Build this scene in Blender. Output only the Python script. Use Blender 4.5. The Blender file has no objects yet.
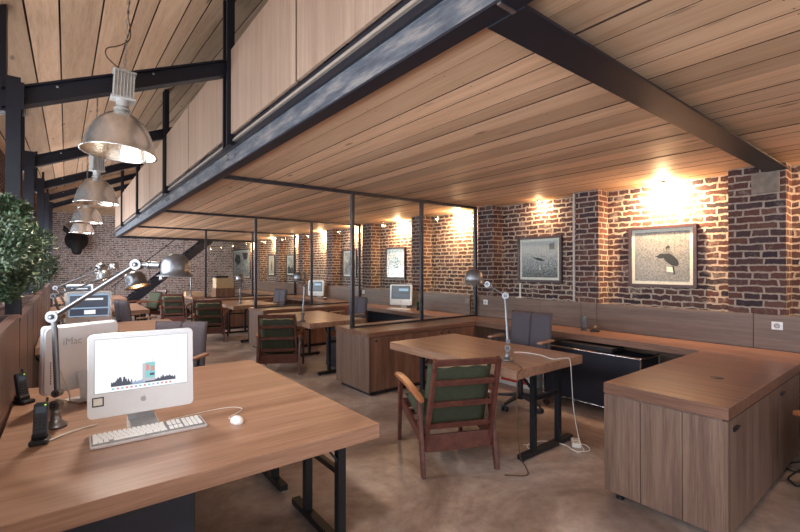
import bpy, bmesh, math, random
from mathutils import Vector, Matrix, noise as mnoise
PI = math.pi
random.seed(7)
C = bpy.context.scene.collection

# ------------------------------------------------------------------ camera
cam = bpy.data.cameras.new('camera')
cam.sensor_width = 36.0
cam.lens = 429.0 / 800.0 * 36.0
cam.clip_start = 0.02
camo = bpy.data.objects.new('camera', cam)
C.objects.link(camo)
camo.location = (0, 0, 1.5)
camo.rotation_euler = (math.radians(90.28), 0, math.radians(-37.93))
bpy.context.scene.camera = camo

# ------------------------------------------------------------------ world, light, exposure
sc = bpy.context.scene
w = bpy.data.worlds.new('world'); sc.world = w
w.use_nodes = True
bg = w.node_tree.nodes['Background']
bg.inputs[0].default_value = (0.80, 0.88, 1.0, 1)
bg.inputs[1].default_value = 1.0
sc.view_settings.view_transform = 'Standard'
sc.view_settings.look = 'None'
sc.view_settings.gamma = 1.0
sc.view_settings.exposure = 0.45
sc.view_settings.use_curve_mapping = False
sc.cycles.use_denoising = True
sc.cycles.max_bounces = 8
sc.cycles.diffuse_bounces = 4
sc.cycles.glossy_bounces = 4
sc.cycles.transparent_max_bounces = 16
sc.cycles.sample_clamp_indirect = 6.0
sc.cycles.caustics_reflective = False
sc.cycles.caustics_refractive = False


def area(name, loc, target, sx, sy, power, col):
    l = bpy.data.lights.new(name, 'AREA'); l.shape = 'RECTANGLE'; l.size = sx; l.size_y = sy
    l.energy = power; l.color = col
    o = bpy.data.objects.new(name, l); C.objects.link(o)
    o.location = loc
    d = Vector(target) - Vector(loc)
    o.rotation_euler = d.to_track_quat('-Z', 'Y').to_euler()
    return o


DAY = (0.93, 0.95, 1.0)
for k, yy in enumerate((-0.6, 2.4, 5.45, 8.45, 11.45, 14.6)):      # daylight in through the tall facade windows
    area('window_and_fill_light', (-0.92, yy, 1.75), (3, yy, 2.15), 2.2, 1.5, 95 if k < 4 else 190, DAY)
area('window_and_fill_light', (1.6, -3.9, 1.6), (2.0, 4, 1.2), 3.6, 2.0, 24, (1.0, 0.95, 0.92))   # added fill light at an invented opening behind the camera
area('window_and_fill_light', (4.0, -3.9, 1.5), (3.6, 4, 1.5), 1.8, 1.8, 10, (1.0, 0.93, 0.86))  # second added fill light behind the camera

# ------------------------------------------------------------------ materials
MATS = {}


def newmat(name):
    m = bpy.data.materials.new(name); m.use_nodes = True
    MATS[name] = m
    nt = m.node_tree
    return m, nt, nt.nodes['Principled BSDF']


def N(nt, t, **kw):
    n = nt.nodes.new(t)
    for k, v in kw.items():
        if k.startswith('i_'):
            n.inputs[k[2:].replace('_', ' ')].default_value = v
        else:
            setattr(n, k, v)
    return n


def L(nt, a, b): nt.links.new(a, b)


def ramp(nt, stops, src):
    r = N(nt, 'ShaderNodeValToRGB')
    e = r.color_ramp.elements
    while len(e) < len(stops): e.new(0.5)
    for i, (p, c) in enumerate(stops):
        e[i].position = p; e[i].color = (*c, 1)
    L(nt, src, r.inputs[0])
    return r


def flat(name, col, rough=0.5, metal=0.0, noise=0.12, scale=30, bump=0.0, spec=0.5, coat=0.0):
    """plain material with a faint procedural mottling"""
    m, nt, b = newmat(name)
    tc = N(nt, 'ShaderNodeTexCoord')
    nz = N(nt, 'ShaderNodeTexNoise', i_Scale=scale, i_Detail=4.0)
    L(nt, tc.outputs['Object'], nz.inputs['Vector'])
    r = ramp(nt, [(0.25, tuple(c * (1 - noise) for c in col)), (0.75, tuple(min(1, c * (1 + noise)) for c in col))], nz.outputs['Fac'])
    L(nt, r.outputs[0], b.inputs['Base Color'])
    b.inputs['Roughness'].default_value = rough
    b.inputs['Metallic'].default_value = metal
    b.inputs['Specular IOR Level'].default_value = spec
    b.inputs['Coat Weight'].default_value = coat
    if bump:
        bp = N(nt, 'ShaderNodeBump', i_Strength=bump, i_Distance=0.002)
        L(nt, nz.outputs['Fac'], bp.inputs['Height']); L(nt, bp.outputs[0], b.inputs['Normal'])
    return m


def wood(name, dark, mid, light, axis='Y', rough=0.35, fine=1.0, coat=0.0, contrast=1.0, spec=0.5, attr=False):
    """veneer or solid wood, grain along one object axis"""
    m, nt, b = newmat(name)
    tc = N(nt, 'ShaderNodeTexCoord')
    mp = N(nt, 'ShaderNodeMapping')
    s = {'X': (0.5, 14, 14), 'Y': (14, 0.5, 14), 'Z': (14, 14, 0.5)}[axis]
    mp.inputs['Scale'].default_value = s
    if attr:
        at = N(nt, 'ShaderNodeAttribute', attribute_name='tone')
        mv = N(nt, 'ShaderNodeVectorMath', operation='SCALE'); mv.inputs[0].default_value = (7.3, 11.1, 5.7)
        sv = N(nt, 'ShaderNodeMath', operation='MULTIPLY'); sv.inputs[1].default_value = 9.0
        L(nt, at.outputs['Fac'], sv.inputs[0]); L(nt, sv.outputs[0], mv.inputs['Scale'])
        ad = N(nt, 'ShaderNodeVectorMath', operation='ADD')
        L(nt, tc.outputs['Object'], ad.inputs[0]); L(nt, mv.outputs[0], ad.inputs[1])
        L(nt, ad.outputs[0], mp.inputs['Vector'])
    else:
        L(nt, tc.outputs['Object'], mp.inputs['Vector'])
    n1 = N(nt, 'ShaderNodeTexNoise', i_Scale=1.0 * fine, i_Detail=6.0, i_Roughness=0.6, i_Distortion=0.6)
    n2 = N(nt, 'ShaderNodeTexNoise', i_Scale=7.0 * fine, i_Detail=3.0, i_Roughness=0.7)
    L(nt, mp.outputs[0], n1.inputs['Vector']); L(nt, mp.outputs[0], n2.inputs['Vector'])
    mx = N(nt, 'ShaderNodeMath', operation='MULTIPLY_ADD'); mx.inputs[1].default_value = 0.45
    L(nt, n2.outputs['Fac'], mx.inputs[0])
    m2 = N(nt, 'ShaderNodeMath', operation='MULTIPLY'); m2.inputs[1].default_value = 0.62
    L(nt, n1.outputs['Fac'], m2.inputs[0]); L(nt, m2.outputs[0], mx.inputs[2])
    r = ramp(nt, [(0.5 - 0.16 / contrast, dark), (0.52, mid), (0.53 + 0.14 / contrast, light)], mx.outputs[0])
    out = r.outputs[0]
    if attr:
        # each board has its own tone, and a knot here and there
        hs = N(nt, 'ShaderNodeHueSaturation')
        mr = N(nt, 'ShaderNodeMapRange'); mr.inputs['To Min'].default_value = 0.72; mr.inputs['To Max'].default_value = 1.12
        L(nt, at.outputs['Fac'], mr.inputs['Value']); L(nt, mr.outputs[0], hs.inputs['Value'])
        L(nt, out, hs.inputs['Color'])
        vm = N(nt, 'ShaderNodeMapping')
        vm.inputs['Scale'].default_value = (5.5, 1.5, 5.5) if axis == 'Y' else (1.5, 5.5, 5.5)
        L(nt, ad.outputs[0], vm.inputs['Vector'])
        vo = N(nt, 'ShaderNodeTexVoronoi', i_Scale=1.0); L(nt, vm.outputs[0], vo.inputs['Vector'])
        kr = ramp(nt, [(0.05, (1, 1, 1)), (0.12, (0, 0, 0))], vo.outputs['Distance'])
        mk = N(nt, 'ShaderNodeMixRGB'); mk.inputs[2].default_value = (*[c * 0.32 for c in dark], 1)
        km = N(nt, 'ShaderNodeMath', operation='MULTIPLY'); km.inputs[1].default_value = 0.75
        L(nt, kr.outputs[0], km.inputs[0]); L(nt, km.outputs[0], mk.inputs[0])
        L(nt, hs.outputs[0], mk.inputs[1])
        out = mk.outputs[0]
    L(nt, out, b.inputs['Base Color'])
    b.inputs['Roughness'].default_value = rough
    b.inputs['Coat Weight'].default_value = coat
    b.inputs['Specular IOR Level'].default_value = spec
    b.inputs['Coat Roughness'].default_value = 0.25
    bp = N(nt, 'ShaderNodeBump', i_Strength=0.12, i_Distance=0.001)
    L(nt, mx.outputs[0], bp.inputs['Height']); L(nt, bp.outputs[0], b.inputs['Normal'])
    return m


def brick(name, u, cols, mortar, rough=0.92, worn=0.56, wob=0.035, msz=0.0095):
    m, nt, b = newmat(name)
    g = N(nt, 'ShaderNodeNewGeometry')
    sp = N(nt, 'ShaderNodeSeparateXYZ'); L(nt, g.outputs['Position'], sp.inputs[0])
    cb = N(nt, 'ShaderNodeCombineXYZ')
    L(nt, sp.outputs[u], cb.inputs[0]); L(nt, sp.outputs['Z'], cb.inputs[1])
    nz = N(nt, 'ShaderNodeTexNoise', i_Scale=9.0, i_Detail=5.0, i_Roughness=0.65)
    L(nt, g.outputs['Position'], nz.inputs['Vector'])
    sub = N(nt, 'ShaderNodeVectorMath', operation='SUBTRACT'); sub.inputs[1].default_value = (0.5, 0.5, 0.5)
    L(nt, nz.outputs['Color'], sub.inputs[0])
    scl = N(nt, 'ShaderNodeVectorMath', operation='SCALE'); scl.inputs['Scale'].default_value = wob
    L(nt, sub.outputs[0], scl.inputs[0])
    ad = N(nt, 'ShaderNodeVectorMath', operation='ADD'); L(nt, cb.outputs[0], ad.inputs[0]); L(nt, scl.outputs[0], ad.inputs[1])
    bt = N(nt, 'ShaderNodeTexBrick', offset=0.5, offset_frequency=2, squash=0.6, squash_frequency=3)
    bt.inputs['Scale'].default_value = 1.0
    bt.inputs['Brick Width'].default_value = 0.215
    bt.inputs['Row Height'].default_value = 0.0665
    bt.inputs['Mortar Size'].default_value = msz
    bt.inputs['Mortar Smooth'].default_value = 0.35
    bt.inputs['Bias'].default_value = -0.05
    bt.inputs['Color1'].default_value = (0, 0, 0, 1); bt.inputs['Color2'].default_value = (1, 1, 1, 1)
    bt.inputs['Mortar'].default_value = (0.5, 0.5, 0.5, 1)
    L(nt, ad.outputs[0], bt.inputs['Vector'])
    r = ramp(nt, cols, bt.outputs['Color'])
    n2 = N(nt, 'ShaderNodeTexNoise', i_Scale=34.0, i_Detail=4.0, i_Roughness=0.7)
    L(nt, g.outputs['Position'], n2.inputs['Vector'])
    mul = N(nt, 'ShaderNodeMixRGB', blend_type='OVERLAY'); mul.inputs[0].default_value = 0.55
    L(nt, r.outputs[0], mul.inputs[1]); L(nt, n2.outputs['Fac'], mul.inputs[2])
    # old mortar smeared over brick edges in patches
    n3 = N(nt, 'ShaderNodeTexNoise', i_Scale=5.0, i_Detail=8.0, i_Roughness=0.75)
    L(nt, g.outputs['Position'], n3.inputs['Vector'])
    pr = ramp(nt, [(worn, (0, 0, 0)), (worn + 0.12, (1, 1, 1))], n3.outputs['Fac'])
    pm = N(nt, 'ShaderNodeMath', operation='MULTIPLY'); pm.inputs[1].default_value = 0.55
    L(nt, pr.outputs[0], pm.inputs[0])
    mxx = N(nt, 'ShaderNodeMath', operation='MAXIMUM'); L(nt, bt.outputs['Fac'], mxx.inputs[0]); L(nt, pm.outputs[0], mxx.inputs[1])
    mort = N(nt, 'ShaderNodeMixRGB', blend_type='OVERLAY'); mort.inputs[0].default_value = 0.5
    mort.inputs[1].default_value = (*mortar, 1); L(nt, n2.outputs['Fac'], mort.inputs[2])
    mx = N(nt, 'ShaderNodeMixRGB')
    L(nt, mxx.outputs[0], mx.inputs[0]); L(nt, mul.outputs[0], mx.inputs[1]); L(nt, mort.outputs[0], mx.inputs[2])
    L(nt, mx.outputs[0], b.inputs['Base Color'])
    b.inputs['Roughness'].default_value = rough
    b.inputs['Specular IOR Level'].default_value = 0.2
    hm = N(nt, 'ShaderNodeMath', operation='MULTIPLY_ADD'); hm.inputs[1].default_value = -1.0
    L(nt, bt.outputs['Fac'], hm.inputs[0])
    h2 = N(nt, 'ShaderNodeMath', operation='MULTIPLY'); h2.inputs[1].default_value = 0.5
    L(nt, n2.outputs['Fac'], h2.inputs[0]); L(nt, h2.outputs[0], hm.inputs[2])
    bp = N(nt, 'ShaderNodeBump', i_Strength=0.9, i_Distance=0.014)
    L(nt, hm.outputs[0], bp.inputs['Height']); L(nt, bp.outputs[0], b.inputs['Normal'])
    return m


def emis(name, col, strength, base=None):
    m, nt, b = newmat(name)
    b.inputs['Base Color'].default_value = (*(base or (0.03, 0.03, 0.03)), 1)
    b.inputs['Emission Color'].default_value = (*col, 1)
    b.inputs['Emission Strength'].default_value = strength
    b.inputs['Roughness'].default_value = 0.25
    return m


def glass(name, tint=(0.96, 0.98, 0.97), refl=0.09):
    m = bpy.data.materials.new(name); m.use_nodes = True; MATS[name] = m
    nt = m.node_tree; nt.nodes.clear()
    o = N(nt, 'ShaderNodeOutputMaterial'); t = N(nt, 'ShaderNodeBsdfTransparent'); t.inputs[0].default_value = (*tint, 1)
    gl = N(nt, 'ShaderNodeBsdfGlossy'); gl.inputs['Roughness'].default_value = 0.02 if refl < 0.1 else 0.12
    mx = N(nt, 'ShaderNodeMixShader'); lw = N(nt, 'ShaderNodeLayerWeight'); lw.inputs[0].default_value = 0.25
    mm = N(nt, 'ShaderNodeMath', operation='MULTIPLY'); mm.inputs[1].default_value = 0.5 if refl < 0.1 else 0.10
    L(nt, lw.outputs['Fresnel'], mm.inputs[0])
    L(nt, mm.outputs[0], mx.inputs[0]); L(nt, t.outputs[0], mx.inputs[1]); L(nt, gl.outputs[0], mx.inputs[2])
    L(nt, mx.outputs[0], o.inputs[0])
    return m


# desk and cabinet veneer
D_, M_, L_ = (0.165, 0.084, 0.053), (0.275, 0.150, 0.098), (0.375, 0.222, 0.152)
for a in 'XYZ':
    wood('veneer_' + a, D_, M_, L_, a, rough=0.34, coat=0.12)
D2, M2, L2 = (0.090, 0.042, 0.028), (0.165, 0.083, 0.057), (0.25, 0.138, 0.098)
for a in 'XYZ':
    wood('dark_veneer_' + a, D2, M2, L2, a, rough=0.30, coat=0.15, fine=1.5)
G1, G2, G3 = (0.085, 0.048, 0.036), (0.145, 0.088, 0.066), (0.215, 0.138, 0.104)
for a in 'XYZ':
    wood('greyed_' + a, G1, G2, G3, a, rough=0.42, fine=1.6)
wood('fascia_Z', (0.25, 0.165, 0.12), (0.33, 0.225, 0.168), (0.40, 0.285, 0.215), 'Z', rough=0.5, fine=1.3)
wood('plank_Y', (0.50, 0.305, 0.18), (0.72, 0.47, 0.30), (0.83, 0.59, 0.40), 'Y', rough=0.6, contrast=0.8, attr=True)
wood('planter_Z', (0.038, 0.018, 0.015), (0.078, 0.038, 0.030), (0.13, 0.07, 0.055), 'Z', rough=0.4, fine=1.0)
wood('teak_Y', (0.050, 0.013, 0.010), (0.092, 0.027, 0.020), (0.14, 0.048, 0.034), 'Y', rough=0.35, coat=0.2)
wood('teak_arm', (0.19, 0.060, 0.022), (0.31, 0.105, 0.040), (0.42, 0.16, 0.065), 'Y', rough=0.28, coat=0.3)
wood('frame_wood', (0.022, 0.009, 0.010), (0.042, 0.017, 0.018), (0.065, 0.028, 0.026), 'Y', rough=0.35)
flat('plank_gap', (0.06, 0.025, 0.012), 0.9)  # dark brown; on board sides it stands in for joint shade
flat('strip_tan', (0.30, 0.25, 0.21), 0.6)
flat('black_steel', (0.011, 0.011, 0.019), 0.45, 0.2, spec=0.5)
flat('post_steel', (0.045, 0.043, 0.055), 0.40, 0.6, noise=0.35, scale=14)
flat('bolt_steel', (0.5, 0.5, 0.52), 0.35, 1.0)
flat('desk_steel', (0.012, 0.014, 0.0195), 0.38, 0.2)
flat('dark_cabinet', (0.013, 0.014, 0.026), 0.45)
flat('chrome', (0.62, 0.62, 0.64), 0.16, 1.0, noise=0.03)
flat('aluminium', (0.80, 0.78, 0.76), 0.27, 0.88, noise=0.10, scale=22, bump=0.3)
flat('reflector', (0.86, 0.78, 0.68), 0.22, 1.0, noise=0.16, scale=60, bump=0.6)
flat('cast_alloy', (0.58, 0.57, 0.55), 0.45, 0.4, noise=0.1)
flat('lamp_steel', (0.20, 0.20, 0.212), 0.36, 0.85, noise=0.05)
flat('white_plastic', (0.78, 0.79, 0.82), 0.28, 0, noise=0.02, coat=0.4)
flat('off_white', (0.70, 0.68, 0.64), 0.5, 0, noise=0.03)
flat('key_white', (0.86, 0.86, 0.86), 0.35, 0, noise=0.02)
flat('key_gap', (0.22, 0.22, 0.23), 0.5)
flat('logo_grey', (0.42, 0.43, 0.45), 0.4)
flat('black_plastic', (0.012, 0.012, 0.015), 0.35)
flat('dark_plastic', (0.035, 0.04, 0.055), 0.4)
flat('green_fabric', (0.052, 0.058, 0.038), 0.85, noise=0.2, scale=60, bump=0.3, spec=0.2)
flat('edge_piping', (0.42, 0.33, 0.20), 0.8)
flat('grey_fabric', (0.085, 0.073, 0.088), 0.8, noise=0.12, scale=80, bump=0.3, spec=0.25)
flat('chair_plastic', (0.025, 0.025, 0.032), 0.45)
flat('soil', (0.05, 0.035, 0.025), 0.95)
flat('bark', (0.11, 0.075, 0.05), 0.9)
flat('leaf', (0.040, 0.075, 0.036), 0.45, noise=0.55, scale=9)
flat('leaf_pale', (0.11, 0.155, 0.09), 0.45, noise=0.4, scale=9)
flat('black_fur', (0.010, 0.009, 0.010), 0.7, noise=0.5, scale=40, bump=1.0)
flat('horn', (0.10, 0.085, 0.07), 0.4)
flat('stone_pad', (0.20, 0.16, 0.135), 0.85, noise=0.3, scale=16, bump=0.5)
flat('pipe_grey', (0.42, 0.41, 0.40), 0.4)
flat('cardboard', (0.52, 0.36, 0.22), 0.8)
flat('print_white', (0.72, 0.68, 0.62), 0.6)
flat('print_dark', (0.028, 0.028, 0.034), 0.6)
flat('print_mid', (0.20, 0.19, 0.19), 0.6, noise=0.4, scale=12)
flat('red_ink', (0.50, 0.04, 0.03), 0.5)
flat('cable_white', (0.72, 0.70, 0.66), 0.4)
flat('cable_black', (0.02, 0.018, 0.018), 0.5)
flat('cable_brown', (0.10, 0.055, 0.03), 0.5)
flat('clear_plastic', (0.62, 0.60, 0.62), 0.2)
flat('amber', (0.55, 0.25, 0.05), 0.3)
emis('screen_white', (0.92, 0.95, 1.0), 0.80)
emis('screen_blue', (0.25, 0.36, 0.5), 0.9)
emis('screen_dark', (0.05, 0.06, 0.09), 0.8)
emis('screen_grey', (0.45, 0.45, 0.50), 0.9)
emis('screen_red', (0.6, 0.22, 0.2), 0.9)
emis('screen_teal', (0.2, 0.5, 0.52), 0.9)
emis('screen_off', (0.04, 0.055, 0.075), 0.5)
emis('bulb_warm', (1.0, 0.72, 0.42), 45.0)
emis('bulb_spot', (1.0, 0.80, 0.55), 60.0)
emis('bulb_lamp', (1.0, 0.66, 0.35), 14.0)
emis('led_green', (0.5, 1.0, 0.1), 0.9)
glass('pane_glass')
glass('picture_glass', refl=0.2)
glass('window_glass', (0.93, 0.96, 0.97))

# partially oxidised steel of the floor-edge beam: mill scale patches have their own shape
m, nt, b = newmat('web_steel')
tc = N(nt, 'ShaderNodeTexCoord'); mp = N(nt, 'ShaderNodeMapping'); mp.inputs['Scale'].default_value = (8, 2.2, 14)
nz = N(nt, 'ShaderNodeTexNoise', i_Scale=1.4, i_Detail=8.0, i_Roughness=0.7)
L(nt, tc.outputs['Object'], mp.inputs[0]); L(nt, mp.outputs[0], nz.inputs['Vector'])
r = ramp(nt, [(0.35, (0.055, 0.065, 0.085)), (0.5, (0.12, 0.135, 0.165)), (0.62, (0.27, 0.25, 0.245))], nz.outputs['Fac'])
L(nt, r.outputs[0], b.inputs['Base Color']); b.inputs['Metallic'].default_value = 0.25; b.inputs['Roughness'].default_value = 0.4

# polished, trowelled concrete
m, nt, b = newmat('concrete')
g = N(nt, 'ShaderNodeNewGeometry')
n1 = N(nt, 'ShaderNodeTexNoise', i_Scale=1.15, i_Detail=12.0, i_Roughness=0.66, i_Distortion=0.9)
n2 = N(nt, 'ShaderNodeTexNoise', i_Scale=13.0, i_Detail=6.0, i_Roughness=0.7)
L(nt, g.outputs['Position'], n1.inputs['Vector']); L(nt, g.outputs['Position'], n2.inputs['Vector'])
r = ramp(nt, [(0.33, (0.15, 0.103, 0.086)), (0.46, (0.26, 0.192, 0.163)), (0.55, (0.35, 0.275, 0.24)), (0.67, (0.46, 0.39, 0.355))], n1.outputs['Fac'])
ov = N(nt, 'ShaderNodeMixRGB', blend_type='OVERLAY'); ov.inputs[0].default_value = 0.5
L(nt, r.outputs[0], ov.inputs[1]); L(nt, n2.outputs['Fac'], ov.inputs[2]); L(nt, ov.outputs[0], b.inputs['Base Color'])
rr = N(nt, 'ShaderNodeMapRange'); rr.inputs['To Min'].default_value = 0.22; rr.inputs['To Max'].default_value = 0.52
L(nt, n1.outputs['Fac'], rr.inputs['Value']); L(nt, rr.outputs[0], b.inputs['Roughness'])
bp = N(nt, 'ShaderNodeBump', i_Strength=0.15, i_Distance=0.003); L(nt, n2.outputs['Fac'], bp.inputs['Height']); L(nt, bp.outputs[0], b.inputs['Normal'])

BC = [(0.0, (0.046, 0.034, 0.041)), (0.25, (0.090, 0.045, 0.042)), (0.5, (0.122, 0.057, 0.047)), (0.75, (0.066, 0.043, 0.049)), (1.0, (0.150, 0.077, 0.058))]
for u in 'XY':
    brick('brick_' + u, u, BC, (0.36, 0.295, 0.25), wob=0.042)
brick('brick_O', 'Y', BC, (0.47, 0.385, 0.31), worn=0.53, wob=0.07, msz=0.011)
BW = [(0.0, (0.14, 0.095, 0.09)), (0.5, (0.26, 0.155, 0.135)), (1.0, (0.38, 0.27, 0.24))]
brick('brick_back', 'X', BW, (0.66, 0.58, 0.55), worn=0.47, wob=0.08, msz=0.014)
flat('ground', (0.3, 0.3, 0.28), 0.9)
flat('plaster', (0.55, 0.52, 0.48), 0.9)

# grainy photographic print: own tones, speckle denser to the foot
def printmat(name, top, mid, bot, sc_=75, grad=0.5):
    m, nt, b = newmat(name)
    tc = N(nt, 'ShaderNodeTexCoord'); sp = N(nt, 'ShaderNodeSeparateXYZ'); L(nt, tc.outputs['Generated'], sp.inputs[0])
    nz = N(nt, 'ShaderNodeTexNoise', i_Scale=sc_, i_Detail=5.0, i_Roughness=0.8); L(nt, tc.outputs['Object'], nz.inputs['Vector'])
    ma = N(nt, 'ShaderNodeMath', operation='MULTIPLY_ADD'); ma.inputs[1].default_value = 4.0
    sb = N(nt, 'ShaderNodeMath', operation='SUBTRACT'); sb.inputs[1].default_value = 2.0
    zz = N(nt, 'ShaderNodeMath', operation='MULTIPLY_ADD'); zz.inputs[1].default_value = grad; zz.inputs[2].default_value = 0.48 - grad / 2
    L(nt, sp.outputs['Z'], zz.inputs[0])
    L(nt, nz.outputs['Fac'], ma.inputs[0]); L(nt, zz.outputs[0], sb.inputs[0]); L(nt, sb.outputs[0], ma.inputs[2])
    r = ramp(nt, [(0.08, bot), (0.42, mid), (0.95, top)], ma.outputs[0])
    L(nt, r.outputs[0], b.inputs['Base Color']); b.inputs['Roughness'].default_value = 0.35
    return m
printmat('print_water', (0.50, 0.49, 0.50), (0.33, 0.32, 0.34), (0.05, 0.05, 0.06), 60, 0.9)
printmat('print_ground', (0.34, 0.31, 0.305), (0.25, 0.225, 0.22), (0.13, 0.11, 0.105), 55, 0.1)
printmat('print_sepia', (0.58, 0.50, 0.42), (0.46, 0.38, 0.31), (0.22, 0.17, 0.14))
printmat('print_fog', (0.50, 0.49, 0.47), (0.28, 0.27, 0.27), (0.10, 0.09, 0.10), 9)


# ------------------------------------------------------------------ mesh helper
class MB:
    """collects shapes into ONE mesh; tracks a material per shape"""
    def __init__(s):
        s.bm = bmesh.new(); s.mats = []; s.tone = s.bm.faces.layers.float.new('tone')

    def _m(s, faces, mat, smooth=False, tone=0.0):
        if mat not in s.mats: s.mats.append(mat)
        i = s.mats.index(mat)
        for f in faces:
            f.material_index = i; f.smooth = smooth; f[s.tone] = tone

    def hexa(s, pts, mat, tone=0.0):
        v = [s.bm.verts.new(p) for p in pts]
        fs = [s.bm.faces.new([v[i] for i in q]) for q in ((0, 3, 2, 1), (4, 5, 6, 7), (0, 1, 5, 4), (1, 2, 6, 5), (2, 3, 7, 6), (3, 0, 4, 7))]
        s._m(fs, mat, False, tone)
        return fs

    def box(s, x0, x1, y0, y1, z0, z1, mat, tone=0.0):
        x0, x1 = min(x0, x1), max(x0, x1); y0, y1 = min(y0, y1), max(y0, y1); z0, z1 = min(z0, z1), max(z0, z1)
        return s.hexa([(x0, y0, z0), (x1, y0, z0), (x1, y1, z0), (x0, y1, z0), (x0, y0, z1), (x1, y0, z1), (x1, y1, z1), (x0, y1, z1)], mat, tone)

    def bar(s, p0, p1, wx, wy, mat, up=(0, 0, 1), w2=None):
        """rectangular bar p0->p1; wx across, wy along 'up'"""
        p0 = Vector(p0); p1 = Vector(p1); d = (p1 - p0).normalized(); u = Vector(up)
        if abs(d.dot(u)) > 0.98: u = Vector((0, 1, 0))
        a = d.cross(u).normalized(); c = a.cross(d).normalized()
        w2 = w2 or (wx, wy)
        pts = []
        for p, (q, r_) in ((p0, (wx, wy)), (p1, w2)):
            for sx, sy in ((-1, -1), (1, -1), (1, 1), (-1, 1)):
                pts.append(p + a * sx * q / 2 + c * sy * r_ / 2)
        fs = s.hexa(pts, mat)
        bmesh.ops.recalc_face_normals(s.bm, faces=fs)

    def tube(s, pts, r, mat, n=10, caps=True):
        pts = [Vector(p) for p in pts]; rings = []
        rs = r if isinstance(r, (list, tuple)) else [r] * len(pts)
        prev = None
        for i, p in enumerate(pts):
            d = (pts[min(i + 1, len(pts) - 1)] - pts[max(i - 1, 0)]).normalized()
            if prev is None:
                u = Vector((0, 0, 1)) if abs(d.z) < 0.9 else Vector((1, 0, 0))
                a = d.cross(u).normalized()
            else:
                a = (prev - d * prev.dot(d)).normalized()
            prev = a; c = d.cross(a)
            rings.append([s.bm.verts.new(p + (a * math.cos(2 * PI * k / n) + c * math.sin(2 * PI * k / n)) * rs[i]) for k in range(n)])
        fs = []
        for i in range(len(rings) - 1):
            for k in range(n):
                fs.append(s.bm.faces.new([rings[i][k], rings[i][(k + 1) % n], rings[i + 1][(k + 1) % n], rings[i + 1][k]]))
        if caps:
            fs.append(s.bm.faces.new(rings[0][::-1])); fs.append(s.bm.faces.new(rings[-1]))
        s._m(fs, mat, True)
        bmesh.ops.recalc_face_normals(s.bm, faces=fs)

    def lathe(s, prof, mat, M=None, n=32, mats=None):
        """prof: (r, z) list revolved about local Z, then transformed by M"""
        M = M or Matrix.Identity(4); rings = []
        for r, z in prof:
            if r < 1e-6: rings.append([s.bm.verts.new(M @ Vector((0, 0, z)))])
            else: rings.append([s.bm.verts.new(M @ Vector((r * math.cos(2 * PI * k / n), r * math.sin(2 * PI * k / n), z))) for k in range(n)])
        allf = []
        for i in range(len(rings) - 1):
            a, b_ = rings[i], rings[i + 1]; fs = []
            for k in range(n):
                k2 = (k + 1) % n
                if len(a) == 1 and len(b_) == 1: continue
                if len(a) == 1: fs.append(s.bm.faces.new([a[0], b_[k2], b_[k]]))
                elif len(b_) == 1: fs.append(s.bm.faces.new([a[k], a[k2], b_[0]]))
                else: fs.append(s.bm.faces.new([a[k], a[k2], b_[k2], b_[k]]))
            s._m(fs, mats[i] if mats else mat, True); allf += fs
        return allf

    def cyl(s, p0, p1, r, mat, n=20, r1=None):
        s.tube([p0, p1], [r, r1 if r1 is not None else r], mat, n)

    def ball(s, c, r, mat, n=16, sc_=(1, 1, 1), M=None):
        prof = [(r * math.sin(PI * i / n), -r * math.cos(PI * i / n)) for i in range(n + 1)]
        T = Matrix.Translation(c) @ (M or Matrix.Identity(4)) @ Matrix.Diagonal((*sc_, 1))
        s.lathe(prof, mat, T, n * 2)

    def prism(s, poly, h, mat, M=None):
        """poly: 2D points in local XY extruded by h along local Z, transformed by M"""
        M = M or Matrix.Identity(4)
        a = [s.bm.verts.new(M @ Vector((x, y, 0))) for x, y in poly]; b_ = [s.bm.verts.new(M @ Vector((x, y, h))) for x, y in poly]
        n = len(poly)
        fs = [s.bm.faces.new(a[::-1]), s.bm.faces.new(b_)] + [s.bm.faces.new([a[i], a[(i + 1) % n], b_[(i + 1) % n], b_[i]]) for i in range(n)]
        s._m(fs, mat); bmesh.ops.recalc_face_normals(s.bm, faces=fs)

    def cushion(s, cx, cy, cz, sx, sy, sz, mat, M=None, puff=0.35, n=14):
        """pillow: rounded box that bulges in the middle (local XY face, thickness Z)"""
        M = M or Matrix.Identity(4)
        def P(u, v, sg):
            e = (1 - abs(u) ** 6) * (1 - abs(v) ** 6)
            t = max(0.0, e) ** 0.35
            bl = 1 + puff * (1 - u * u) * (1 - v * v)
            return M @ Vector((cx + u * sx / 2, cy + v * sy / 2, cz + sg * sz / 2 * t * bl / (1 + puff * 0.6)))
        g = {}
        for sg in (1, -1):
            for i in range(n + 1):
                for j in range(n + 1):
                    edge = i in (0, n) or j in (0, n)
                    key = (i, j, 0 if edge else sg)
                    if key not in g:
                        g[key] = s.bm.verts.new(P(-1 + 2 * i / n, -1 + 2 * j / n, sg))
        fs = []
        for sg in (1, -1):
            for i in range(n):
                for j in range(n):
                    q = []
                    for a, b_ in ((i, j), (i + 1, j), (i + 1, j + 1), (i, j + 1)):
                        edge = a in (0, n) or b_ in (0, n)
                        q.append(g[(a, b_, 0 if edge else sg)])
                    fs.append(s.bm.faces.new(q if sg > 0 else q[::-1]))
        s._m(fs, mat, True)

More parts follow.
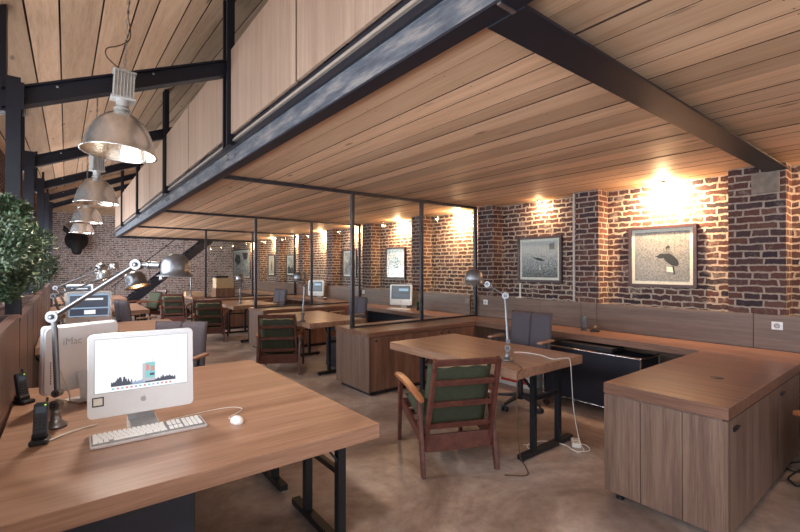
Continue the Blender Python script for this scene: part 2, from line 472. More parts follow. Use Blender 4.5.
    def build(s, name, parent=None, bevel=0.0, seg=2, loc=None, label=None, kind=None, flatshade=False, M=None):
        bm = s.bm
        if M is not None: bmesh.ops.transform(bm, matrix=M, verts=bm.verts)
        for e in bm.edges:
            if len(e.link_faces) == 2 and e.calc_face_angle(0) > math.radians(38): e.smooth = False
        me = bpy.data.meshes.new(name); bm.to_mesh(me); bm.free()
        for mm in s.mats: me.materials.append(MATS[mm])
        o = bpy.data.objects.new(name, me); C.objects.link(o)
        if parent: o.parent = parent
        if loc: o.location = loc
        if bevel:
            bv = o.modifiers.new('edge', 'BEVEL'); bv.width = bevel; bv.segments = seg; bv.limit_method = 'ANGLE'; bv.angle_limit = math.radians(40)
            bv.harden_normals = False
        if label: o['label'] = label
        if kind: o['kind'] = kind
        return o


def thing(name, label, cat, loc=(0, 0, 0), rz=0, group=None):
    o = bpy.data.objects.new(name, None); C.objects.link(o); o.empty_display_size = 0.1
    o.location = loc; o.rotation_euler = (0, 0, rz); o['label'] = label; o['category'] = cat
    if group: o['group'] = group
    return o


def tag(o, label, cat, group=None):
    o['label'] = label; o['category'] = cat
    if group: o['group'] = group
    return o


KIDS = {}


def dup(root, loc, rz=0, label=None, group=None):
    def cp(o, parent):
        c = o.copy(); C.objects.link(c)
        if parent: c.parent = parent
        for ch in [q for q in list(C.objects) if q.parent == o]: cp(ch, c)
        return c
    r_ = cp(root, None); r_.location = loc; r_.rotation_euler = (0, 0, rz)
    if label: r_['label'] = label
    if group: r_['group'] = group
    return r_


def struct(mb, name, bevel=0.0):
    return mb.build(name, kind='structure', bevel=bevel)


# ------------------------------------------------------------------ the room
Y0, Y1 = -4.0, 18.0
XL, XW = -0.80, 5.385          # glazed facade, brick wall
ZC = 2.462                     # plank ceiling
def roof_z(x, y): return 2.80 + 0.432 * (x + 0.2) + 0.055 * (y - 3.9)      # top of the rafters
def board_z(x, y): return roof_z(x, y) + 0.52                                  # boards lie on purlins above them

b = MB(); b.box(-1.2, 5.8, Y0 - 0.3, Y1 + 0.3, -0.1, 0.0, 'concrete'); struct(b, 'floor')

# mezzanine ceiling: boards side by side, with open joints
b = MB(); x = 1.235; i = 0
bw = [0.235, 0.20, 0.135, 0.21, 0.15, 0.19, 0.225, 0.17]
while x < XW + 0.02:
    wd = bw[i % 8] * (0.92 + 0.16 * random.random()); x2 = min(x + wd, XW + 0.1)
    y = -3.9 if i % 2 else -3.9
    ends = [-3.9, 0.95, 15.1]
    for j in range(2):
        z_ = ZC + 0.005 * random.random()
        fs = b.box(x + 0.004, x2 - 0.004, ends[j], ends[j + 1], z_, ZC + 0.03, 'plank_Y', random.random())
        b._m([fs[3], fs[5]], 'plank_gap')  # joint shade put into the colour of the board sides
        for yn in [0.35 + 0.60 * q for q in range(-1, 11)] if x < 4.6 else []:
            for xn in (x + 0.03, x2 - 0.03):
                if ends[j] < yn < ends[j + 1]: b.lathe([(0.0, 0.0), (0.0042, 0.0)], 'cable_black', Matrix.Translation((xn + 0.01 * random.random(), yn + 0.02 * random.random(), z_ - 0.0006)), 6)
    x = x2; i += 1
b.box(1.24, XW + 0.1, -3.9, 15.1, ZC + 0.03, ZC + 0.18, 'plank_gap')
struct(b, 'ceiling')

# pitched roof boards over the high nave
b = MB(); x = -1.1; i = 0
while x < 5.6:
    wd = bw[(i + 3) % 8] * 1.12; x2 = x + wd; t = random.random()
    zo = 0.0
    P = []
    for (xx, yy) in ((x + 0.006, Y0 - 0.2), (x2 - 0.006, Y0 - 0.2), (x2 - 0.006, Y1 + 0.2), (x + 0.006, Y1 + 0.2)):
        P.append((xx, yy, board_z(xx, yy)))
    Q = [(p[0], p[1], p[2] + 0.03) for p in P]
    fs = b.hexa(P + Q, 'plank_Y', t); b._m([fs[3], fs[5]], 'plank_gap')  # roof board sides coloured dark as well, as shade in the joints
    x = x2; i += 1
P = [(xx, yy, board_z(xx, yy) + 0.03) for xx, yy in ((-1.1, Y0 - .2), (5.6, Y0 - .2), (5.6, Y1 + .2), (-1.1, Y1 + .2))]
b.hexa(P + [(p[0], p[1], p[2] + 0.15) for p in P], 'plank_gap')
struct(b, 'ceiling')

# brick party wall with shallow pilasters
PILA = [(-0.55, 0.215), (1.13, 0.215), (2.80, 0.15), (4.45, 0.15), (6.1, 0.15), (7.78, 0.17), (9.45, 0.15), (11.1, 0.15), (12.75, 0.15), (14.4, 0.15)]
b = MB()
b.box(XW, XW + 0.3, Y0, Y1 + 0.3, 0, 6.4, 'brick_O')
for p, hw in PILA:
    fs = b.box(5.15, XW + 0.05, p - hw, p + hw, 0, ZC + 0.02, 'brick_Y')
    b._m([fs[2], fs[4]], 'brick_X')
struct(b, 'wall_right')
b = MB(); b.box(-1.1, XW + 0.3, Y1, Y1 + 0.3, 0, 6.6, 'brick_back'); struct(b, 'wall_back')
# wood band on top of the end wall
b = MB()
for k in range(9):
    b.box(-0.8, 2.2, Y1 - 0.05, Y1 + 0.02, 3.34 + 0.24 * k, 3.575 + 0.24 * k, 'plank_Y', random.random())
struct(b, 'trim_1')

# front end of the hall, behind the camera: piers around unseen openings, added to let light in
b = MB()
for x0, x1, z0, z1 in ((-1.1, -0.3, 0, 3.4), (3.5, 3.1, 0, 5), (-0.3, 5.57, 0, 0.5), (-0.3, 5.57, 2.7, 6.4), (4.9, 5.57, 0.5, 2.7)):
    b.box(x0, x1, Y0 - 0.3, Y0, z0, z1, 'plaster')
struct(b, 'wall_front')

# facade: brick piers and sill, roof plate
PIERS = [-2.1, 0.9, 3.95, 6.95, 9.95, 12.95, 16.2]
b = MB()
b.box(XL - 0.2, XL, Y0, Y1, 0, 0.95, 'brick_Y'); b.box(XL - 0.2, XL, Y0, Y1, 2.45, 4.3, 'brick_Y')
for p in PIERS + [Y0 + 0.2, Y1 - 0.2]:
    fs = b.box(XL - 0.2, XL, p - 0.3, p + 0.3, 0.95, 2.45, 'brick_Y')
    b._m([fs[2], fs[4]], 'brick_X')
struct(b, 'wall_left')
wy = [(Y0 + 0.5, -2.4), (-1.8, 0.6), (1.2, 3.65), (4.25, 6.65), (7.25, 9.65), (10.25, 12.65), (13.25, 15.9), (16.5, 17.5)]
for k, (a, c) in enumerate(wy):
    o = thing('window_%d' % (k + 1), '', '', (XL - 0.1, (a + c) / 2, 0.95)); del o['label']; del o['category']; o['kind'] = 'structure'
    h = (c - a) / 2; b = MB()
    for yy in (-h, 0, h): b.box(-0.03, 0.03, yy - 0.025, yy + 0.025, 0, 1.5, 'black_steel')
    for zz in (0.0, 0.75, 1.5): b.box(-0.028, 0.028, -h, h, max(0, zz - 0.045), zz if zz else 0.045, 'black_steel')
    b.build('window_frame', o)
    b = MB(); b.box(-0.004, 0.004, -h, h, 0.02, 1.48, 'window_glass'); b.build('window_pane', o)

# steel columns and rafters of the nave
BAY = [-2.15, 0.9, 3.93, 6.95, 9.95, 12.95, 16.2]
tn = 2
for y in BAY:
    b = MB()                                        # I-section column
    x0, x1 = (-0.318, -0.242) if y < 5 else (-0.40, -0.31)
    b.box(x0, x1, y - 0.085, y - 0.073, 0, roof_z(x1, y), 'black_steel'); b.box(x0, x1, y + 0.073, y + 0.085, 0, roof_z(x1, y), 'black_steel')
    b.box((x0 + x1) / 2 - 0.005, (x0 + x1) / 2 + 0.005, y - 0.073, y + 0.073, 0, roof_z(x1, y), 'black_steel')
    b.box(x0 - 0.04, x0, y - 0.05, y + 0.05, roof_z(x0, y) - 0.2, board_z(x0, y), 'black_steel')
    b.box(x0 - .01, x1 + .01, y - 0.095, y + 0.095, 0, 0.012, 'black_steel')
    struct(b, 'trim_%d' % tn); tn += 1
for y in BAY:
    b = MB()                                        # sloping I-section rafter
    def I(x, dz): return (x, y, roof_z(x, y) - 0.035 - dz)
    b.bar(I(-0.34, 0.008), I(3.4, 0.008), 0.10, 0.012, 'black_steel'); b.bar(I(-0.34, 0.135), I(3.4, 0.135), 0.10, 0.012, 'black_steel')
    b.bar(I(-0.34, 0.07), I(3.4, 0.07), 0.012, 0.12, 'black_steel')
    b.box(-0.41 if y > 5 else -0.318, -0.225 if y < 5 else -0.30, y - 0.09, y + 0.09, roof_z(-0.27, y) - 0.20, roof_z(-0.27, y) - 0.02, 'black_steel')
    for xx in (-0.05, 0.55):
        b.cyl((xx, y - 0.01, roof_z(xx, y) - 0.07), (xx, y - 0.018, roof_z(xx, y) - 0.07), 0.009, 'bolt_steel', 8)
    struct(b, 'trim_%d' % tn); tn += 1

# floor-edge beam of the mezzanine (channel section, web outward)
b = MB(); e0, e1 = -3.9, 15.15
b.box(1.152, 1.238, e0, e1, 2.400, 2.412, 'black_steel')
b.box(1.160, 1.170, e0, e1, 2.412, 2.545, 'web_steel')
b.box(1.140, 1.238, e0, e1, 2.545, 2.556, 'black_steel')
b.box(1.165, 1.238, e0, e1, 2.556, 2.61, 'black_steel')
b.box(1.146, 1.238, e0, e1, 2.610, 2.628, 'strip_tan')
b.box(1.156, 1.238, e0, e1, 2.628, 2.664, 'black_steel')
struct(b, 'trim_%d' % tn); tn += 1
b = MB()                                            # heavy cross beam
b.box(1.24, 5.15, 0.893, 1.06, 2.395, 2.408, 'black_steel'); b.box(1.24, 5.15, 0.966, 0.978, 2.408, 2.462, 'black_steel')
b.box(1.155, 1.24, 0.93, 0.945, 2.394, 2.40, 'bolt_steel')
struct(b, 'trim_%d' % tn); tn += 1
b = MB()                                            # far edge of the mezzanine
b.box(1.24, XW, 15.1, 15.2, 2.40, 2.60, 'black_steel'); struct(b, 'trim_%d' % tn); tn += 1
b = MB(); b.box(5.125, 5.152, 0.955, 1.16, 2.20, 2.394, 'stone_pad')
tag(b.build('stone_pad', bevel=0.006), 'rough grey bearing stone under the heavy steel beam on the brick pillar', 'stone')

# balustrade posts and boards
for k, y in enumerate([0.9, 3.93, 6.95, 9.95, 12.95]):
    b = MB(); yy = y
    for dy in (-0.065, 0.045):
        b.box(1.100, 1.165, yy + dy - 0.012, yy + dy + 0.012, 2.557, board_z(1.13, yy) - 0.01, 'black_steel')
    b.box(1.125, 1.135, yy - 0.06, yy + 0.04, 2.557, board_z(1.13, yy) - 0.01, 'black_steel')
    for dy in (-0.11, 0.09):
        for zz in (2.48, 2.52): b.cyl((1.162, yy + dy, zz), (1.146, yy + dy, zz), 0.010, 'bolt_steel', 8)
    b.box(1.105, 1.16, yy - 0.14, yy + 0.12, 2.5565, 2.566, 'black_steel')
    nm = ['beside the large steel cross beam', 'meeting the first rafter', 'meeting the second rafter', 'meeting the third rafter', 'closest to the end wall'][k]
    tag(b.build('steel_post'), 'black steel balustrade post on the mezzanine edge, ' + nm, 'post', 'mezzanine posts')
yj = [-0.9, 0.80, 2.50, 3.85, 5.48, 6.87, 8.45, 9.87, 11.4, 12.87, 14.9]
pl = ['above the cross beam', 'before the wide panel by the first post', 'just before the first full-height post', 'just past the first full-height post',
      'second past the first full-height post', 'just past the second post', 'second past the second post', 'just past the third post', 'second past the third post', 'last before the end wall']
for k in range(len(yj) - 1):
    a, c = yj[k], yj[k + 1]
    g1 = 0.15 if k in (1, 3, 5, 7, 9) else 0.012
    b = MB(); b.box(1.128, 1.150, a + g1, c - 0.012, 2.665, 3.40, 'fascia_Z')
    tag(b.build('balustrade_panel', bevel=0.002), 'smooth oak-veneer balustrade board of the mezzanine, ' + pl[k], 'panel', 'balustrade boards')

# brown panelling between worktop and brick
js = [-1.9, 0.0, 1.145, 2.86, 3.45, 4.66]
js2 = [4.74, 6.2, 7.95, 8.05, 9.7, 11.28, 11.38, 13.2, 15.0]
lb = ['behind the corner of the wide peninsula top, beyond the white socket', 'with the white socket, right above the peninsula top', 'long one under the framed bird on stony ground',
      'short one above the clock and cordless phone', 'with the light socket, beside the wall post of the glass screen',
      'behind the white computer beyond the glass screen', 'beside the second glass screen', '', 'behind the dark monitor in the third bay', 'beside the third glass screen', '', 'below the two small pictures far away', 'furthest along the brick wall']
allj = [(js[i], js[i + 1]) for i in range(5)] + [(js2[i], js2[i + 1]) for i in range(8)]
for k, (a, c) in enumerate(allj):
    if c - a < 0.2: continue
    b = MB(); b.box(5.115, 5.148, a + 0.002, c - 0.002, 0.751, 1.07, 'greyed_Y')
    tag(b.build('backsplash_panel', bevel=0.0015), 'brown wood backsplash board ' + lb[k], 'panel', 'backsplash boards')

# conduit on the brick
b = MB(); b.tube([(5.135, 2.965, 1.075), (5.135, 2.965, 2.455)], 0.014, 'pipe_grey', 10)
for zz in (1.3, 1.9, 2.3): b.box(5.128, 5.15, 2.945, 2.985, zz, zz + 0.015, 'pipe_grey')
tag(b.build('conduit'), 'thin pale grey vertical conduit on the brick between the two framed birds', 'pipe')

# ------------------------------------------------------------------ worktop along the brick wall, bay by bay
segs = [(-1.9, 4.66, 'dark brown wood worktop along the brick wall, carrying the clock and the cordless phone'),
        (4.74, 7.98, 'brown wood worktop along the brick wall under the white computer beyond the first glass screen'),
        (8.06, 11.3, 'brown wood worktop along the brick wall in the third bay, under the dark monitor'),
        (11.38, 15.1, 'brown wood worktop along the brick wall beyond the third glass screen')]
for k, (a, c, lab) in enumerate(segs):
    t = thing('worktop', lab, 'worktop', (4.85, a, 0), 0, 'wall worktops')
    b = MB(); b.box(-0.27, 0.265, 0, c - a, 0.682, 0.75, 'dark_veneer_Y'); b.build('tabletop', t, bevel=0.002)
    n = 1 if k else 2
    for yy in ([0.02, c - a - 0.4] if k else [0.6, c - a - 0.42]):
        b = MB(); b.box(-0.22, 0.26, yy, yy + 0.03, 0.0, 0.682, 'veneer_Z'); b.build('leg', t)
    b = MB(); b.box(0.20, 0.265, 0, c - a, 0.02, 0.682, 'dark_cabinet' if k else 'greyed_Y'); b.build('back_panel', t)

# ------------------------------------------------------------------ peninsula cabinet close to the camera
t = thing('peninsula_cabinet', 'wide grey-brown oak cabinet with thick wood top, closest to the camera beside the wall worktop', 'cabinet', (2.79, 0.73, 0))
b = MB(); b.box(0, 1.785, 0, 0.675, 0.683, 0.75, 'dark_veneer_Y'); b.build('top', t, bevel=0.0025)
b = MB(); b.box(0.012, 1.785, 0.03, 0.668, 0.05, 0.68, 'greyed_Z')
b.build('carcass', t)
for k, (a, c) in enumerate(((0.004, 0.218), (0.222, 0.446), (0.450, 0.672))):
    b = MB(); b.box(0.002, 0.014, a, c, 0.052, 0.674, 'greyed_Z'); b.build('side_panel', t, bevel=0.0012)
for k, (a, c) in enumerate(((0.03, 1.135), (1.14, 1.775))):
    b = MB(); b.box(a, c, 0.006, 0.028, 0.054, 0.672, 'greyed_Z'); d = b.build('door', t, bevel=0.0015)
    hx = a + 0.10 if k == 0 else 1.19
    b = MB(); b.box(hx - 0.035, hx + 0.035, -0.004, 0.008, 0.605, 0.628, 'black_plastic'); b.box(hx - 0.035, hx + 0.035, -0.012, -0.004, 0.622, 0.628, 'desk_steel')
    b.build('handle', d)
for xx in (0.07, 0.9, 1.7):
    for yy in (0.09, 0.6):
        b = MB(); b.cyl((xx, yy, 0), (xx, yy, 0.05), 0.018, 'black_plastic', 12); b.cyl((xx, yy, 0), (xx, yy, 0.008), 0.026, 'black_plastic', 12); b.build('foot', t)
b = MB(); b.lathe([(0.0, 0.0), (0.038, 0.0), (0.038, 0.003), (0.028, 0.005), (0.0, 0.004)], 'black_plastic', Matrix.Translation((3.52, 0.985, 0.75)))
tag(b.build('cable_grommet'), 'dark oval cable grommet set in the wide peninsula top', 'grommet')

# dark metal locker with chrome tube frame below the worktop
t = thing('metal_cabinet', 'black metal cabinet with chrome tube edges under the wall worktop', 'cabinet', (4.40, 1.85, 0))
b = MB(); b.box(0.012, 0.42, 0.012, 1.063, 0.07, 0.60, 'dark_cabinet'); b.build('body', t)
b = MB()
for yy in (0.0, 1.075):
    b.tube([(0, yy, 0.06), (0, yy, 0.61)], 0.011, 'chrome'); b.tube([(0.43, yy, 0.06), (0.43, yy, 0.61)], 0.011, 'chrome')
    b.tube([(0, yy, 0.61), (0.43, yy, 0.61)], 0.011, 'chrome'); b.tube([(0, yy, 0.06), (0.43, yy, 0.06)], 0.011, 'chrome')
for zz in (0.06, 0.61):
    b.tube([(0, 0, zz), (0, 1.075, zz)], 0.011, 'chrome')
for yy in (0.0, 1.075):
    for zz in (0.06, 0.61): b.ball((0, yy, zz), 0.016, 'chrome', 8)
b.build('tube_frame', t)
for yy in (0.03, 1.04):
    for xx in (0.03, 0.40):
        b = MB(); b.cyl((xx, yy, 0), (xx, yy, 0.07), 0.014, 'black_plastic', 10); b.build('foot', t)
# ventilated black box lying on it
b = MB(); b.box(4.44, 4.72, 2.15, 2.75, 0.622, 0.665, 'black_plastic'); tag(b.build('cable_tray', bevel=0.004), 'flat black tray lying on the chrome-edged cabinet', 'tray')
# carton with red print
t = thing('printed_box', 'white carton with red print on the floor under the wall worktop', 'box', (4.62, 3.42, 0), 0.05)
b = MB(); b.box(-0.12, 0.14, -0.26, 0.26, 0, 0.36, 'off_white'); b.build('carton', t, bevel=0.003)
b = MB()
for yy, zz, h in ((-0.18, 0.20, 0.10), (-0.10, 0.18, 0.12), (-0.02, 0.21, 0.09), (0.07, 0.19, 0.11)): b.box(-0.122, -0.12, yy, yy + 0.045, zz, zz + h, 'red_ink')
b.box(-0.122, -0.12, -0.2, 0.2, 0.05, 0.12, 'red_ink')
b.build('printed_mark', t)

# ------------------------------------------------------------------ partition cabinets and glass screens
def partition_cabinet(y, lab):
    t = thing('partition_cabinet', lab, 'cabinet', (2.77, y, 0), 0, 'cabinets under the glass screens')
    W = 4.575 - 2.77
    b = MB(); b.box(-0.01, W, 0, 0.78, 0.69, 0.75, 'dark_veneer_X'); b.build('top', t, bevel=0.0025)
    b = MB(); b.box(0.02, W, 0.03, 0.755, 0.055, 0.688, 'dark_veneer_Z'); b.build('carcass', t)
    b = MB(); b.box(0.0, 0.02, 0.01, 0.77, 0.05, 0.688, 'greyed_Z'); b.build('side_panel', t, bevel=0.0015)
    b = MB(); b.box(0.05, W - 0.02, 0.06, 0.72, 0.0, 0.055, 'dark_cabinet'); b.build('plinth', t)
    xs = [0.022, 0.62, 1.21, W - 0.004]
    for k in range(3):
        b = MB(); b.box(xs[k] + 0.002, xs[k + 1] - 0.002, 0.008, 0.03, 0.058, 0.682, 'dark_veneer_Z'); d = b.build('door', t, bevel=0.0015)
        hx = [xs[0] + 0.08, xs[2] - 0.06, xs[2] + 0.07][k]
        b = MB(); b.lathe([(0, 0), (0.016, 0), (0.016, 0.004), (0.011, 0.005), (0.0, 0.004)], 'black_plastic', Matrix.Translation((hx, 0.008, 0.645)) @ Matrix.Rotation(PI / 2, 4, 'X'), 16)
        b.build('handle', d)
    return t


pc = partition_cabinet(4.13, 'brown wood cabinet row with three doors below the glass screen closest to the camera')
dup(pc, (2.77, 7.48, 0), 0, 'brown wood cabinet row below the second glass screen, behind the second trestle desk')
dup(pc, (2.77, 10.82, 0), 0, 'brown wood cabinet row below the third glass screen, furthest from the camera')


def glass_screen(y, lab, xs):
    t = thing('glass_partition', lab, 'partition', (xs[0], y, 0.75), 0, 'glass screens on the cabinet rows')
    H = ZC - 0.75 - 0.037
    px = [x - xs[0] for x in xs]
    for x in px:
        b = MB(); b.box(x - 0.021, x + 0.021, -0.021, 0.021, 0.0, H, 'post_steel'); b.box(x - 0.035, x + 0.035, -0.03, 0.03, 0.0, 0.006, 'post_steel'); b.build('post', t)
    b = MB(); b.box(1.24 - xs[0], px[2] + 0.021, -0.024, 0.024, H, H + 0.036, 'post_steel'); b.build('top_rail', t)
    b = MB(); b.box(0.021, px[2] - 0.021, -0.015, 0.015, 0.0, 0.022, 'post_steel'); b.build('bottom_rail', t)
    for a, c in ((px[0] + 0.021, px[1] - 0.021), (px[1] + 0.021, px[2] - 0.021)):
        b = MB(); b.box(a, c, -0.004, 0.004, 0.022, H, 'pane_glass'); b.build('glass_pane', t)
    return t


glass_screen(4.60, 'black steel framed glass screen standing on the cabinet row behind the trestle desk with the near armchair', (2.83, 3.97, 5.09))
glass_screen(7.98, 'black steel framed glass screen, second one along the brick wall', (2.80, 3.94, 5.09))
glass_screen(11.35, 'black steel framed glass screen, third and smallest in view along the brick wall', (2.74, 3.90, 5.09))

# ------------------------------------------------------------------ trestle desks in the bays
def trestle_desk(x, y, lab, rz=0):
    t = thing('trestle_desk', lab, 'desk', (x, y, 0), rz, 'trestle desks beside the cabinet rows')
    hx, hy = 0.47, 0.775
    b = MB(); b.box(-hx, hx - 0.02, -hy, hy, 0.678, 0.75, 'veneer_Y'); b.build('tabletop', t, bevel=0.003)
    for sy in (-1, 1):
        yy = sy * (hy - 0.10)
        b = MB()
        b.box(-0.29, 0.42, yy - 0.025, yy + 0.025, 0.012, 0.05, 'desk_steel')
        b.box(-0.135, -0.10, yy - 0.022, yy + 0.022, 0.05, 0.678, 'desk_steel'); b.box(0.215, 0.25, yy - 0.022, yy + 0.022, 0.05, 0.678, 'desk_steel')
        b.box(-0.10, 0.215, yy - 0.015, yy + 0.015, 0.44, 0.47, 'desk_steel')
        b.box(-0.2, 0.38, yy - 0.02, yy + 0.02, 0.662, 0.678, 'desk_steel')
        b.bar((-0.09, yy - sy * 0.01, 0.50), (-0.09, yy - sy * 0.2, 0.672), 0.025, 0.012, 'desk_steel')
        lg = b.build('leg', t)
        b = MB()
        for xx in (-0.26, 0.39): b.cyl((xx, yy, 0), (xx, yy, 0.014), 0.018, 'black_plastic', 10)
        b.build('foot_pad', lg)
    return t


td = trestle_desk(3.07, 2.73, 'wood desk on black steel trestles with white cable, in front of the wide peninsula cabinet')
dup(td, (3.07, 6.10, 0), 0, 'second wood trestle desk, beyond the first glass screen behind the green armchair')
dup(td, (3.07, 9.45, 0), 0, 'third wood trestle desk, beyond the second glass screen')
dup(td, (3.07, 12.9, 0), 0, 'trestle desk beyond the third glass screen, smallest along the brick wall')

# ------------------------------------------------------------------ big desks by the planters
def big_desk(y, d, lab):
    t = thing('office_desk', lab, 'desk', (0.48, y, 0), 0, 'large desks below the pendant lamps')
    x0, x1 = -0.705, 0.72
    b = MB(); b.box(x0, x1, 0, d, 0.68, 0.75, 'veneer_X'); b.build('tabletop', t, bevel=0.003)
    for sx in (0, 1):
        X_ = 0.675 if sx else -0.60
        for k, (a, c) in enumerate(((0.14, 0.86), (d - 0.79, d - 0.12))):
            b = MB(); b.box(X_ - 0.025, X_ + 0.025, a, c, 0.012, 0.05, 'desk_steel')
            u = (a + 0.16, c - 0.17)
            for q in u: b.box(X_ - 0.022, X_ + 0.022, q - 0.022, q + 0.022, 0.05, 0.68, 'desk_steel')
            b.bar((X_ - 0.01, u[0], 0.47), (X_ - 0.16, u[0] + 0.03, 0.675), 0.022, 0.012, 'desk_steel')
            b.box(X_ - 0.015, X_ + 0.015, u[0], u[1], 0.40, 0.43, 'desk_steel')
            lg = b.build('leg', t)
            b = MB(); b.cyl((X_, a + 0.03, 0), (X_, a + 0.03, 0.013), 0.017, 'clear_plastic', 10); b.cyl((X_, c - 0.03, 0), (X_, c - 0.03, 0.013), 0.017, 'clear_plastic', 10)
            b.build('foot_pad', lg)
    return t


bd = big_desk(1.70, 1.83, 'large wood desk closest to the camera, carrying the white computer and keyboard')
dup(bd, (0.48, 5.30, 0), 0, 'second large wood desk beyond the two white computers, glare on its top')
dup(bd, (0.48, 8.90, 0), 0, 'third large wood desk below the second pendant, with task lamps')
dup(bd, (0.48, 12.5, 0), 0, 'fourth large wood desk near the end wall with the bull head')

t = thing('drawer_pedestal', 'dark blue-black metal drawer unit under the closest large desk', 'drawer unit', (0.0, 1.80, 0))
b = MB(); b.box(-0.03, 0.40, 0.02, 0.56, 0.05, 0.672, 'dark_cabinet'); b.build('body', t, bevel=0.004)
for k, (z0, z1) in enumerate(((0.47, 0.664), (0.265, 0.465), (0.06, 0.26))):
    b = MB(); b.box(-0.028, 0.398, 0.0, 0.019, z0, z1, 'dark_cabinet'); d = b.build('drawer', t, bevel=0.003)
    b = MB(); pts = [(-0.07, 0.0), (0.07, 0.0), (0.05, -0.018), (0.0, -0.026), (-0.05, -0.018)]
    b.prism([(0.185 + p[0], z1 - 0.02 + p[1]) for p in pts], 0.004, 'black_plastic', Matrix(((1, 0, 0, 0), (0, 0, -1, 0.0), (0, 1, 0, 0), (0, 0, 0, 1))))
    b.build('handle', d)
for xx in (0.02, 0.36):
    for yy in (0.07, 0.5):
        b = MB(); b.cyl((xx - 0.01, yy, 0.025), (xx + 0.01, yy, 0.025), 0.025, 'black_plastic', 14); b.box(xx - 0.008, xx + 0.008, yy - 0.01, yy + 0.01, 0.03, 0.05, 'black_plastic'); b.build('caster', t)

# ------------------------------------------------------------------ armchairs
def armchair(lab):
    t = thing('armchair', lab, 'armchair', (0, 0, 0), 0, 'green cushioned armchairs')
    for s in (-1, 1):
        x = 0.285 * s
        b = MB(); b.bar((x, -0.36, 0), (x, -0.25, 0.535), 0.030, 0.040, 'teak_Y', (0, 1, 0), (0.034, 0.055)); b.build('leg', t, bevel=0.005)
        b = MB(); b.bar((x, 0.36, 0), (x, 0.315, 0.555), 0.030, 0.036, 'teak_Y', (0, 1, 0), (0.034, 0.055)); b.build('leg', t, bevel=0.005)
        b = MB(); b.bar((x * 0.93, 0.34, 0.335), (x * 0.93, -0.32, 0.225), 0.024, 0.075, 'teak_Y'); b.build('side_rail', t, bevel=0.003)
        b = MB()                                      # shaped armrest, widest at the front
        L0 = [(-0.34, 0.018), (-0.28, 0.026), (-0.1, 0.030), (0.12, 0.036), (0.30, 0.040), (0.375, 0.034), (0.41, 0.018)]
        rows = []
        for y, hw in L0:
            z = 0.548 + 0.028 * math.sin((y + 0.34) / 0.75 * PI * 0.75)
            rows.append([b.bm.verts.new((x + s * 0.006 + q * hw, y, z + dz)) for q, dz in ((-1, -0.004), (-0.75, -0.016), (0.75, -0.016), (1, -0.004), (0.8, 0.012), (-0.8, 0.012))])
        fs = []
        for i in range(len(rows) - 1):
            for k in range(6): fs.append(b.bm.faces.new([rows[i][k], rows[i][(k + 1) % 6], rows[i + 1][(k + 1) % 6], rows[i + 1][k]]))
        fs.append(b.bm.faces.new(rows[0][::-1])); fs.append(b.bm.faces.new(rows[-1]))
        b._m(fs, 'teak_arm', True); bmesh.ops.recalc_face_normals(b.bm, faces=fs)
        b.build('armrest', t, label='warm orange-brown polished armrest')
    b = MB(); b.bar((-0.27, 0.325, 0.335), (0.27, 0.325, 0.335), 0.024, 0.075, 'teak_Y'); b.build('front_rail', t, bevel=0.003)
    # back frame, leaning
    def BP(x, z): return (x, -0.30 - (z - 0.22) * 0.30, z)
    b = MB()
    for s in (-1, 1): b.bar(BP(0.252 * s, 0.17), BP(0.238 * s, 0.865), 0.026, 0.058, 'teak_Y', (0, 1, 0), (0.024, 0.045))
    b.build('back_frame', t, bevel=0.003)
    for z, h in ((0.842, 0.048), (0.690, 0.040), (0.525, 0.040), (0.355, 0.040)):
        b = MB(); p = BP(0, z); hw = 0.240 - (z - 0.2) * 0.02
        b.bar((-hw, p[1], z), (hw, p[1], z), 0.016, h, 'teak_Y', (0, -0.287, 0.958)); b.build('back_slat', t, bevel=0.002)
    b = MB(); b.bar((-0.25, -0.315, 0.225), (0.25, -0.315, 0.225), 0.022, 0.125, 'teak_Y'); b.build('rear_rail', t, bevel=0.003)
    b = MB()
    for k in range(5): b.bar((-0.26, 0.25 - 0.125 * k, 0.325 - 0.0215 * k), (0.26, 0.25 - 0.125 * k, 0.325 - 0.0215 * k), 0.03, 0.012, 'teak_Y')
    b.build('seat_slats', t)
    th = math.atan(0.30)
    M = Matrix.Translation((0, -0.345 + 0.068, 0.555)) @ Matrix.Rotation(PI / 2 + th, 4, 'X')
    b = MB(); b.cushion(0, 0, 0, 0.50, 0.54, 0.115, 'green_fabric', M, 0.25)
    c = b.build('back_cushion', t)
    b = MB(); b.tube([M @ Vector((q, 0.25, 0.02 + 0.004 * math.sin(40 * q))) for q in [-0.2 + 0.4 * i / 24 for i in range(25)]], 0.008, 'edge_piping', 6); b.build('piping', c, label='worn pale straw-coloured edging')
    M = Matrix.Translation((0, 0.035, 0.365)) @ Matrix.Rotation(math.radians(9.5), 4, 'X')
    b = MB(); b.cushion(0, 0, 0, 0.49, 0.57, 0.115, 'green_fabric', M, 0.25); b.build('seat_cushion', t)
    return t


ac = armchair('low wooden armchair with green cushions drawn up to the closest trestle desk')
ac.location = (2.425, 2.53, 0); ac.rotation_euler = (0, 0, math.radians(-24))
dup(ac, (2.52, 6.08, 0), math.radians(-30), 'green cushioned wooden armchair with its back to us, just beyond the large desk corner')
dup(ac, (2.42, 9.55, 0), math.radians(-22), 'green cushioned wooden armchair at the third trestle desk, seen small from behind')
dup(ac, (2.25, 12.2, 0), math.radians(-24), 'green cushioned wooden armchair at the far end, right under the round lamp head')
dup(ac, (1.75, 13.9, 0), math.radians(115), 'wooden armchair turned sideways before the stairs')

